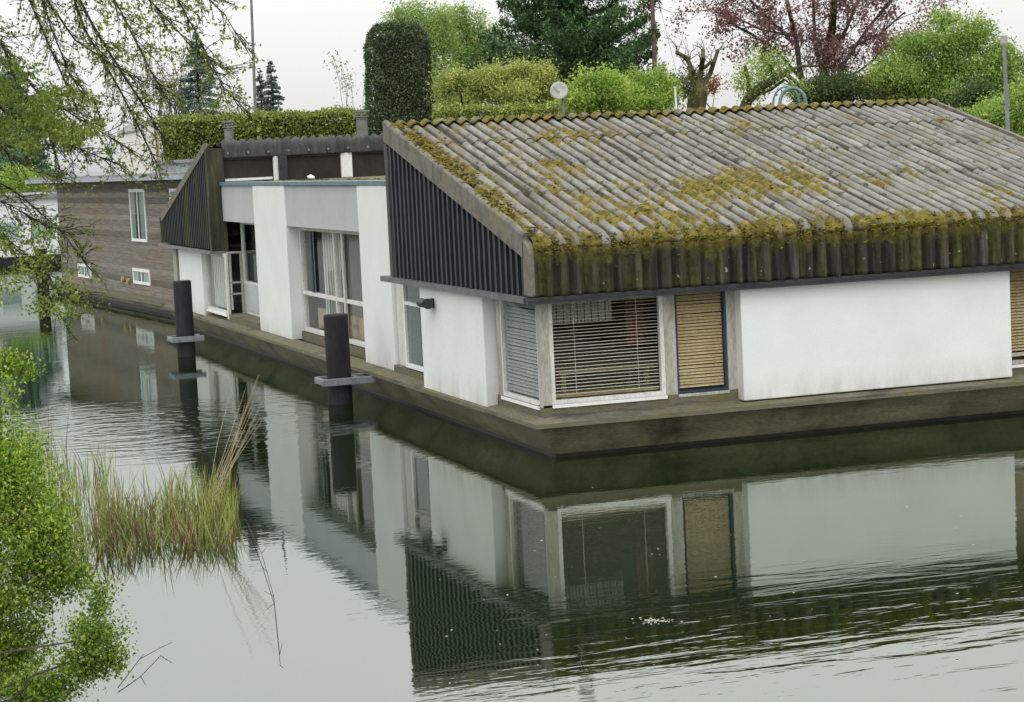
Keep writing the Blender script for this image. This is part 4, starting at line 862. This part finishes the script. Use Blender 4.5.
airy('sparse_tree', 'brownish tree with bare twigs left of the blue spruce', 165, 96, 162, 58, 26, 'brown', .10, 1500, 'bark', 4, .10, .22, kids=4)
airy('sparse_tree', 'low bushy tree with olive twigs right of the blue spruce', 232, 90, 232, 92, 20, 'olive', .11, 1400, 'bark', 3, .06, .22, kids=4)
# pollard, orange shrub, gnarled trunk
D = 56; b = ground_at(697, D, 1.0); t = thing('pollard_tree', b, 'stubby pollarded tree with bare knuckled arms', 'tree'); mb = MB()
def pp(u, v, dd=0): return at(u, v, D+dd)
mb.tube([(b.x, b.y, .8), pp(696, 112), pp(698, 92), pp(699, 80)], [.27, .24, .27, .13], M['bark_moss'], 12)
for pts_, r_ in (([(699, 84), (701, 70), (703, 58), (703, 50)], .085), ([(697, 84), (692, 70), (687, 58), (676, 52)], .08), ([(702, 86), (710, 74), (714, 62), (718, 50)], .075), ([(694, 88), (690, 76), (690, 64)], .05), ([(690, 92), (682, 88), (674, 86)], .045), ([(704, 68), (711, 62)], .05)):
    mb.tube([pp(u, v, random.uniform(-.3, .3)) for u, v in pts_], [r_*(1-.5*i/len(pts_)) for i in range(len(pts_))], M['bark_moss'], 8)
for u_, v_ in ((676, 52), (703, 50), (718, 50), (690, 64), (687, 60), (712, 66), (702, 64), (694, 78), (706, 80), (683, 88)):
    for k in range(4): grow(mb, pp(u_+random.gauss(0, 2), v_+random.gauss(0, 2)), Vector((random.gauss(0, .6), random.gauss(0, .6), random.uniform(.1, 1))), random.uniform(.15, .4), .014, 1, M['bark_moss'], [], .6, .1, 2)
mb.build('trunk', t)
crown('crown', clump_points([ell(690, 84, D, 16, 22), ell(698, 96, D, 14, 12)], 110, 9, .10, .2), .06, LM['olive'], t)
tree('orange_shrub', 'small orange leaved shrub beside the pollarded tree', 715, 57, [ell(716, 84, 57, 8, 8), ell(709, 89, 57, 6, 5)], 'orange', .085, 26, 18, .10, cat='shrub', r=.03)
D = 58; b = ground_at(738, D, 1.0); t = thing('gnarled_tree', b, 'leaning gnarled tree with a thick mossy trunk and light green leaf tufts', 'tree'); mb = MB()
for pts_, r_ in (([(738, 125), (748, 100), (762, 86), (776, 78), (790, 70)], .17), ([(776, 78), (770, 66), (762, 58), (764, 46)], .07), ([(786, 74), (796, 82), (806, 96)], .06), ([(750, 100), (748, 80), (745, 66)], .07), ([(756, 95), (770, 90), (784, 80)], .06), ([(789, 70), (803, 66), (818, 66)], .05)):
    mb.tube([pp(u, v, random.uniform(-.2, .2)) for u, v in pts_], [r_*(1-.55*i/len(pts_)) for i in range(len(pts_))], M['bark_moss'], 9)
mb.build('trunk', t)
crown('crown', clump_points([ell(768, 66, D, 24, 20), ell(742, 80, D, 12, 18), ell(752, 92, D, 14, 12), ell(796, 88, D, 14, 10)], 330, 11, .13, .2), .065, LM['maple'], t)
# copper tree
D = 66; b = ground_at(826, D, 1.0); t = thing('copper_tree', b, 'many stemmed tree with thin purple red leaf clusters', 'tree'); mb = MB(); tips = []
stems = [([(822, 130), (822, 95), (826, 60), (832, 30), (834, 0), (838, -40)], .36), ([(812, 130), (806, 100), (800, 70), (796, 40), (788, 5), (776, -35)], .22), ([(826, 100), (845, 62), (868, 28), (892, 0)], .14),
         ([(824, 80), (816, 50), (814, 20), (812, -30)], .14), ([(830, 60), (846, 30), (862, -10)], .13), ([(800, 78), (778, 52), (752, 34), (728, 22)], .11), ([(796, 45), (770, 20), (742, -8)], .10), ([(830, 82), (858, 72), (884, 52)], .09), ([(806, 100), (788, 82), (770, 70)], .07), ([(850, 48), (880, 34), (905, 12)], .09), ([(828, 92), (850, 84), (874, 78), (894, 70)], .08), ([(794, 36), (762, 30), (720, 10)], .08)]
for pts_, r_ in stems:
    q = [at(u, v, D+random.uniform(-1.5, 1.5)*(i > 1)) for i, (u, v) in enumerate(pts_)]; r_ *= .5
    mb.tube(q, [r_*(1-.6*i/len(q)) for i in range(len(q))], M['bark_moss'] if r_ > .12 else M['bark'], 9, cap=False)
    for i in range(1, len(q)):
        for k in range(3):
            o = q[i-1].lerp(q[i], random.random()); d = (q[i]-q[i-1]).normalized()+Vector((random.gauss(0, .7), random.gauss(0, .7), random.gauss(.1, .5)))
            grow(mb, o, d, random.uniform(.8, 1.7), .016, 2, M['bark'], tips, .55, .15, 2, .15)
mb.build('trunk', t)
tp = [x[0] for x in tips if fbm(x[0].x*.9, x[0].z*.9, x[0].y*.9) > -.22]
c = np.array(tp); per = 14; c = c[RNG.integers(0, len(c), 1700)]
crown('crown', (c[:, None, :]+RNG.normal(size=(len(c), per, 3))*RNG.uniform(.07, .25, (len(c), 1, 1))).reshape(-1, 3), .095, LM['copper'], t)
# shrubs and green tree on the right
tree('round_shrub', 'dull green rounded shrub under the purple leaved tree', 832, 60, [ell(826, 92, 60, 26, 14), ell(850, 90, 60, 22, 14), ell(808, 94, 60, 14, 10)], 'dark', .10, 320, 24, .14, cat='shrub', r=.05)
tree('round_shrub', 'olive shrub at the foot of the tall fresh green tree', 884, 60, [ell(884, 92, 60, 26, 14), ell(868, 84, 60, 14, 12), ell(905, 88, 60, 20, 16)], 'olive', .09, 260, 22, .14, cat='shrub', r=.05)
b = tree('leafy_tree', 'tall fresh green leafy tree at the right behind the roof end', 940, 60, [ell(925, 76, 60, 46, 24), ell(950, 46, 60, 38, 24), ell(898, 66, 60, 26, 18), ell(985, 66, 60, 34, 26), ell(944, 20, 60, 14, 12), ell(912, 46, 60, 28, 12), ell(1004, 92, 60, 28, 20), ell(972, 30, 60, 18, 14), ell(1004, 52, 60, 18, 14), ell(1018, 66, 60, 18, 10), ell(960, 96, 60, 44, 22), ell(915, 98, 60, 34, 14), ell(880, 80, 60, 16, 14)], 'maple', .11, 1300, 22, .17, r=.2, limbs=14, shell=.35)
tree('evergreen_shrub', 'dark evergreen shrub below the right tree near the lamp post', 985, 56, [ell(978, 100, 56, 18, 16), ell(964, 108, 56, 16, 14)], 'dark', .10, 220, 22, .14, cat='shrub', r=.05)
tree('leafy_shrub', 'green leafy shrub mass at the far right edge', 1012, 52, [ell(1012, 112, 52, 30, 26), ell(1034, 98, 52, 22, 26), ell(985, 122, 52, 22, 14), ell(965, 128, 52, 24, 10)], 'maple', .11, 560, 22, .16, cat='shrub', r=.05)
# hoop, poles
D = 57; t = thing('garden_hoop', ground_at(792, D, 1.0), 'pale blue green hoop arch in the garden under the gnarled tree', 'garden arch')
h0, h1 = at(780, 112, D), at(806, 108, D); mb = MB(); up_z = at(792, 88, D).z
pts_ = [Vector((h0.x, h0.y, 1.0))]+[Vector(((h0.x+h1.x)/2-math.cos(a)*(h1.x-h0.x)/2, (h0.y+h1.y)/2-math.cos(a)*(h1.y-h0.y)/2, up_z-.42+.42*math.sin(a))) for a in [math.pi*i/10 for i in range(11)]]+[Vector((h1.x, h1.y, 1.0))]
mb.tube(pts_, .05, M['hoop'], 8); mb.tube([p+Vector((.05, .5, .05)) for p in pts_], .03, M['hoop'], 8); mb.build('arch', t)
def pole(name, label, cat, u0, v0, u1, v1, D, r, mat, base=1.0):
    a = at(u0, v0, D); g_ = Vector((at(u1, v1, D).x, at(u1, v1, D).y, base)); t = thing(name, g_, label, cat)
    mb = MB(); mb.tube([g_, g_.lerp(a, .5), a], [r, r*.85, r*.6], M[mat], 10); mb.build('shaft', t); return t, a
t, a = pole('boat_mast', 'thin dark mast standing behind the hedge on the left', 'mast', 249, -60, 254, 130, 80, .07, 'galv_dull')
t, a = pole('flag_pole', 'brown pole standing right behind the big dark conifer', 'pole', 651, -30, 657, 120, 78, .11, 'rust_pole')
mb = MB(); mb.tube([a, at(682, 95, 78)], .008, M['galv'], 4); mb.build('stay_wire', t)
t, a = pole('lamp_post', 'slender grey lamp post at the right edge before the trees', 'lamp post', 1004, 46, 1010, 128, 46, .06, 'galv')
mb = MB(); mb.tube([a, a+Vector((0, 0, .05)), a+Vector((0, 0, .22)), a+Vector((0, 0, .27))], [.045, .07, .085, .02], M['dish'], 12); mb.build('lantern', t)
t, a = pole('white_post', 'short leaning white post behind the ridge', 'post', 675, 88, 680, 114, 50, .035, 'white_paint')
mb = MB(); mb.tube([a, a+Vector((0, 0, .03))], .04, M['white_paint'], 8); mb.build('post_cap', t)

# ------------------------------------------------------------------ foreground: overhanging tree
D0 = 15.0; base = at(-230, 330, D0); base.z = 1.3
t = thing('overhanging_tree', base, 'tree on the near bank hanging twigs with young leaves over the water', 'tree')
mb = MB(); tips = []; crown_top = at(-170, -330, D0)
tk = [base+Vector((0, 0, -.5)), base.lerp(crown_top, .35)+Vector((-.1, .1, 0)), base.lerp(crown_top, .7), crown_top]
mb.tube(tk, [.24, .19, .13, .07], M['bark_dark'], 12)
LB = [([(-170, -200), (-60, -120), (20, -30), (32, 6), (52, 52), (66, 84), (78, 112)], .018, .8), ([(-180, -280), (-40, -180), (30, -40), (52, 30), (70, 75), (98, 105)], .014, .5),
      ([(-170, -300), (-20, -200), (55, -50), (95, 30), (130, 85), (165, 140)], .022, 0), ([(-150, -320), (40, -230), (110, -60), (150, 0), (190, 45), (225, 70)], .014, -.5),
      ([(-130, -330), (60, -240), (150, -80), (178, 0), (200, 40), (222, 85), (250, 115)], .012, -1.), ([(-180, -190), (-70, -60), (-20, 10), (10, 60), (40, 95), (90, 125), (135, 152)], .016, .9),
      ([(-190, -60), (-90, 20), (-30, 90), (20, 120), (70, 145), (120, 165)], .016, .3), ([(-200, 60), (-100, 110), (-30, 165), (20, 195), (60, 230), (85, 262)], .014, .6),
      ([(-200, 110), (-100, 160), (-30, 215), (15, 245), (50, 275), (95, 300)], .013, 1.0), ([(-200, 80), (-110, 130), (-40, 185), (10, 205), (45, 225), (75, 235)], .010, .2), ([(-200, 90), (-110, 150), (-50, 195), (0, 230), (30, 265), (62, 318)], .010, .8), ([(-160, -310), (10, -220), (80, -60), (120, 10), (150, 70), (175, 110)], .016, -.2),
      ([(-140, -330), (30, -250), (130, -100), (190, -20), (225, 15), (240, 40)], .011, .4), ([(-180, -150), (-60, -20), (0, 40), (20, 90), (50, 130), (60, 170)], .012, 0), ([(-190, 0), (-80, 70), (-20, 130), (30, 170), (60, 178)], .012, 1.2),
      ([(-150, -300), (0, -170), (60, -40), (85, 30), (120, 90), (150, 150), (158, 165)], .018, .2), ([(-170, -240), (-30, -110), (40, -10), (75, 40), (105, 60), (140, 80), (170, 92)], .014, .7)]
for pts_, r_, dd in LB:
    q = [at(u, v, D0+dd+random.uniform(-.25, .25)) for u, v in pts_]
    q[0] = tk[2].lerp(tk[3], random.random()) if pts_[0][1] < -120 else tk[1].lerp(tk[2], random.random())
    mb.tube(q, [.06]+[max(.0035, .68*r_*(1-.75*i/len(q))) for i in range(1, len(q))], M['bark_dark'], 6, cap=False)
    for i in range(2, len(q)):
        seg = q[i]-q[i-1]
        for k in range(max(6, int(seg.length/.026))):
            o = q[i-1].lerp(q[i], random.random())
            d = seg.normalized()*.9+CR*random.gauss(.1, .45)+CU*random.gauss(-.12, .45)+_fw*random.gauss(0, .5)
            ln = random.uniform(.10, .34); pts2 = [o]; dd2 = d.normalized()
            for z in range(4):
                dd2 = (dd2+Vector([random.gauss(0, .16) for _ in range(3)])+Vector((0, 0, -.05))).normalized(); pts2.append(pts2[-1]+dd2*ln/4)
            mb.tube(pts2, [.0042, .0034, .0028, .0022, .0014], M['bark_dark'], 3, cap=False)
            tips += [(pts2[-1], dd2), (pts2[2], dd2), (pts2[3], dd2)]
            for z in (1, 2, 3):
                if random.random() < .55:
                    e = (dd2+Vector([random.gauss(0, .6) for _ in range(3)])).normalized(); L_ = random.uniform(.04, .14); p1 = pts2[z]; p2 = p1+e*L_
                    mb.tube([p1, p1.lerp(p2, .5)+Vector((0, 0, .004)), p2], [.0024, .002, .0012], M['bark_dark'], 3, cap=False); tips.append((p2, e))
mb.build('trunk', t)
tp = np.array([x[0] for x in tips]); sel = RNG.random(len(tp)) < .85; c = tp[sel]; per = 4
P1 = (c[:, None, :]+RNG.normal(size=(len(c), per, 3))*.012).reshape(-1, 3)
# the leafier sprays hanging at the left
def spray(u0, u1, v0, v1, n, sig=.05, tri=None):
    out = []
    while len(out) < n:
        u, v = random.uniform(u0, u1), random.uniform(v0, v1)
        if tri and not tri(u, v): continue
        if fbm(u*.028, v*.04, 2) < -.12: continue
        out.append(np.array(at(u, v, D0+random.uniform(-.6, 1.2))))
    c = np.array(out); return (c[:, None, :]+RNG.normal(size=(n, 5, 3))*sig*np.array([1, 1, .6])).reshape(-1, 3)
P2 = np.concatenate([spray(-60, 132, 78, 172, 1500, .035, lambda u, v: v < 100+.72*max(0, 95-abs(u-45)) and v > 78+.25*max(0, u-20) and (v-100) < (140-u)*.9), spray(-80, 78, 226, 315, 700, .035, lambda u, v: v > 228+.35*u*0 and u < 40+ (v-225)*.8), spray(-60, 40, 60, 90, 140, .035), spray(95, 200, 0, 60, 170, .03)])
V1, F1 = leaf_quads(P1, .024, .55); V2, F2 = leaf_quads(P2, .030, .5)
raw_mesh('crown', np.concatenate([V1, V2]), np.concatenate([F1, F2+len(V1)]), LM['limb'], t)

# ------------------------------------------------------------------ foreground: bush on the bank
D0 = 12.8
def bush(name, label, ells, nclump, per, csig, size, root, nst):
    b = at(*root); b.z = .35; t = thing(name, b, label, 'bush'); mb = MB()
    P_ = clump_points(ells, nclump, per, csig, .25)
    cc = clump_points(ells, nst, 1, .01, .1)
    for c in cc:
        c = Vector(c); m_ = b.lerp(c, .5)+Vector((random.gauss(0, .16), random.gauss(0, .16), random.uniform(0, .2))); mb.tube([b+Vector((random.gauss(0, .1), random.gauss(0, .1), -.2)), m_, c, c+(c-m_)*.06], [.012, .008, .0045, .002], M['bark'], 5, cap=False)
    mb.build('stems', t); crown('crown', P_, size, LM['bush'], t, .62)
    crown('dead_leaves', clump_points(ells, nclump//9, 8, csig*1.3, .1), size*.9, LM['reedbrown'], t, .3); return t
bush('leafy_bush', 'bright yellow green bush overhanging the water at the lower left', [ell(-25, 400, D0, 42, 42), ell(-15, 470, D0, 58, 60), ell(20, 520, D0, 56, 44), ell(0, 590, D0, 62, 60), ell(48, 560, D0, 42, 36), ell(70, 580, D0, 24, 20), ell(-20, 660, D0, 50, 50), ell(50, 520, D0, 26, 30), ell(20, 465, D0, 34, 40), ell(15, 650, D0, 40, 40)], 2500, 17, .042, .0225, (-70, 770, D0), 12)
bush('leafy_bush', 'smaller bright green spray on a low dark branch at the bottom left', [ell(96, 636, 12.2, 30, 24), ell(80, 668, 12.2, 24, 20), ell(110, 660, 12.2, 16, 16), ell(100, 596, 12.2, 9, 22), ell(55, 690, 12.2, 22, 12), ell(30, 690, 12.2, 34, 16)], 640, 15, .036, .022, (-60, 790, 12.2), 6)
bush('leafy_bush', 'light green leafy twig reaching over the water on the left edge', [ell(-12, 362, 13.4, 22, 16), ell(14, 364, 13.4, 20, 9), ell(30, 372, 13.4, 10, 5)], 180, 13, .033, .022, (-80, 420, 13.4), 8)

# ------------------------------------------------------------------ reeds, stalks, twigs, floating bits
def wpt(u, v):
    q = _fw+CR*((u-512)/F)-CU*((v-351)/F); k = -CAM.z/q.z; return CAM+q*k
def blades(pts, hmin, hmax, wid, lean, mat_split=.45):
    V, Fq = [], []; VB, FB = [], []
    for p in pts:
        h_ = random.uniform(hmin, hmax)*random.uniform(.7, 1.1); d = Vector((random.gauss(0, lean), random.gauss(0, lean), 1)); a = random.uniform(0, math.pi); s_ = Vector((math.cos(a), math.sin(a), 0))*wid
        bend = Vector((random.gauss(0, lean), random.gauss(0, lean), 0))
        q = [p+d*h_*f+bend*h_*f*f-Vector((0, 0, .05*(f == 0))) for f in (0, .4, .7, 1)]; ws = (1, .9, .7, .08)
        tgt, tf = (VB, FB) if random.random() < mat_split else (V, Fq); o = len(tgt)
        for r_, w_ in zip(q, ws): tgt += [tuple(r_-s_*w_), tuple(r_+s_*w_)]
        tf += [(o, o+1, o+3, o+2), (o+2, o+3, o+5, o+4), (o+4, o+5, o+7, o+6)]
    return V, Fq, VB, FB
rp = []
def reed_patch(n, u0, u1, v0, v1, cond=None):
    k = 0
    while k < n:
        u, v = random.uniform(u0, u1), random.uniform(v0, v1)
        if cond and not cond(u, v): continue
        rp.append(wpt(u, v)); k += 1
reed_patch(420, 165, 238, 496, 540, lambda u, v: fbm(u*.06, v*.06, 1) > -.25)
reed_patch(260, 60, 170, 496, 548, lambda u, v: fbm(u*.07, v*.05, 4) > -.1)
reed_patch(170, 35, 115, 468, 515)
V, Fq, VB, FB = blades(rp, .26, .52, .0045, .12, .33)
me = bpy.data.meshes.new('reeds'); o = len(V); me.from_pydata(V+VB, [], Fq+[tuple(i+o for i in f) for f in FB]); me.materials.append(LM['reed']); me.materials.append(LM['reedbrown'])
me.polygons.foreach_set('material_index', [0]*len(Fq)+[1]*len(FB)); me.update(); tag(link('reeds', me), kind='stuff')
rp = []; reed_patch(640, 95, 236, 512, 550, lambda u, v: fbm(u*.05, v*.05, 1) > -.2); reed_patch(160, 60, 140, 530, 565)
V, Fq, VB, FB = blades(rp, .12, .34, .006, .28, .7)
me = bpy.data.meshes.new('sedge'); o = len(V); me.from_pydata(V+VB, [], Fq+[tuple(i+o for i in f) for f in FB]); me.materials.append(LM['reed']); me.materials.append(LM['reedbrown'])
me.polygons.foreach_set('material_index', [0]*len(Fq)+[1]*len(FB)); me.update(); tag(link('sedge', me), kind='stuff')
rp = []; reed_patch(12, 30, 75, 500, 540); V, Fq, VB, FB = blades(rp, 1.0, 1.35, .004, .04, .6)
me = bpy.data.meshes.new('tall_reeds'); o = len(V); me.from_pydata(V+VB, [], Fq+[tuple(i+o for i in f) for f in FB]); me.materials.append(LM['reed']); me.materials.append(LM['reedbrown'])
me.polygons.foreach_set('material_index', [0]*len(Fq)+[1]*len(FB)); me.update(); tag(link('tall_reeds', me), kind='stuff')
# leaning dry stalks
b0 = wpt(200, 520); b0.z = 0; Db = (b0-CAM).dot(_fw)
t = thing('dry_reed_stalks', b0, 'leaning bundle of dry straw coloured reed stalks above the green reeds', 'reed stalks'); mb = MB()
for k in range(13):
    e = at(random.gauss(254, 8), random.uniform(372, 420), Db+random.uniform(-.2, .4)); st0 = b0+Vector((random.gauss(0, .025), random.gauss(0, .03), -.05)); m_ = st0.lerp(e, .55)+Vector((random.gauss(-.02, .02), 0, -.03+random.gauss(0, .01)))
    mb.tube([st0, m_, e], [.0045, .0035, .0014], M['straw'], 4, cap=False)
mb.build('stalks', t)
# bare twigs lying in the water
for k, (pl_, lab) in enumerate((([(245, 520), (262, 560), (274, 600), (280, 660)], 'long bare twig drooping in the water below the reeds'), ([(118, 690), (140, 668), (160, 652)], 'dark branch tip slanting out of the water at the bottom left'), ([(580, 668), (583, 660), (578, 650)], 'tiny twig poking out of the water near the bottom centre'))):
    q = [wpt(u, v)+Vector((0, 0, .015+.05*math.sin(i*1.3)**2)) for i, (u, v) in enumerate(pl_)]; t = thing('floating_twig', q[0], lab, 'twig'); mb = MB()
    mb.tube(q, [.0035, .003, .0025, .0018][:len(q)], M['bark_dark'], 5)
    for i in range(1, len(q)): mb.tube([q[i], q[i]+Vector((random.gauss(0, .06), random.gauss(0, .06), .05))], [.003, .0015], M['bark_dark'], 4)
    mb.build('stem', t)
pts = []
for k in range(60): p = wpt(655+random.gauss(0, 10), 621+random.gauss(0, 1.4)); pts.append(((p.x, p.y, .002), random.uniform(.004, .010)))
for k in range(60):
    u, v = random.uniform(430, 1000), random.uniform(480, 690); p = wpt(u, v); pts.append(((p.x, p.y, .003), random.uniform(.004, .010)))
tag(moss_cushions('floating_petals', [(np.array(p), r) for p, r in pts], M['petal'], None, .3), kind='stuff')
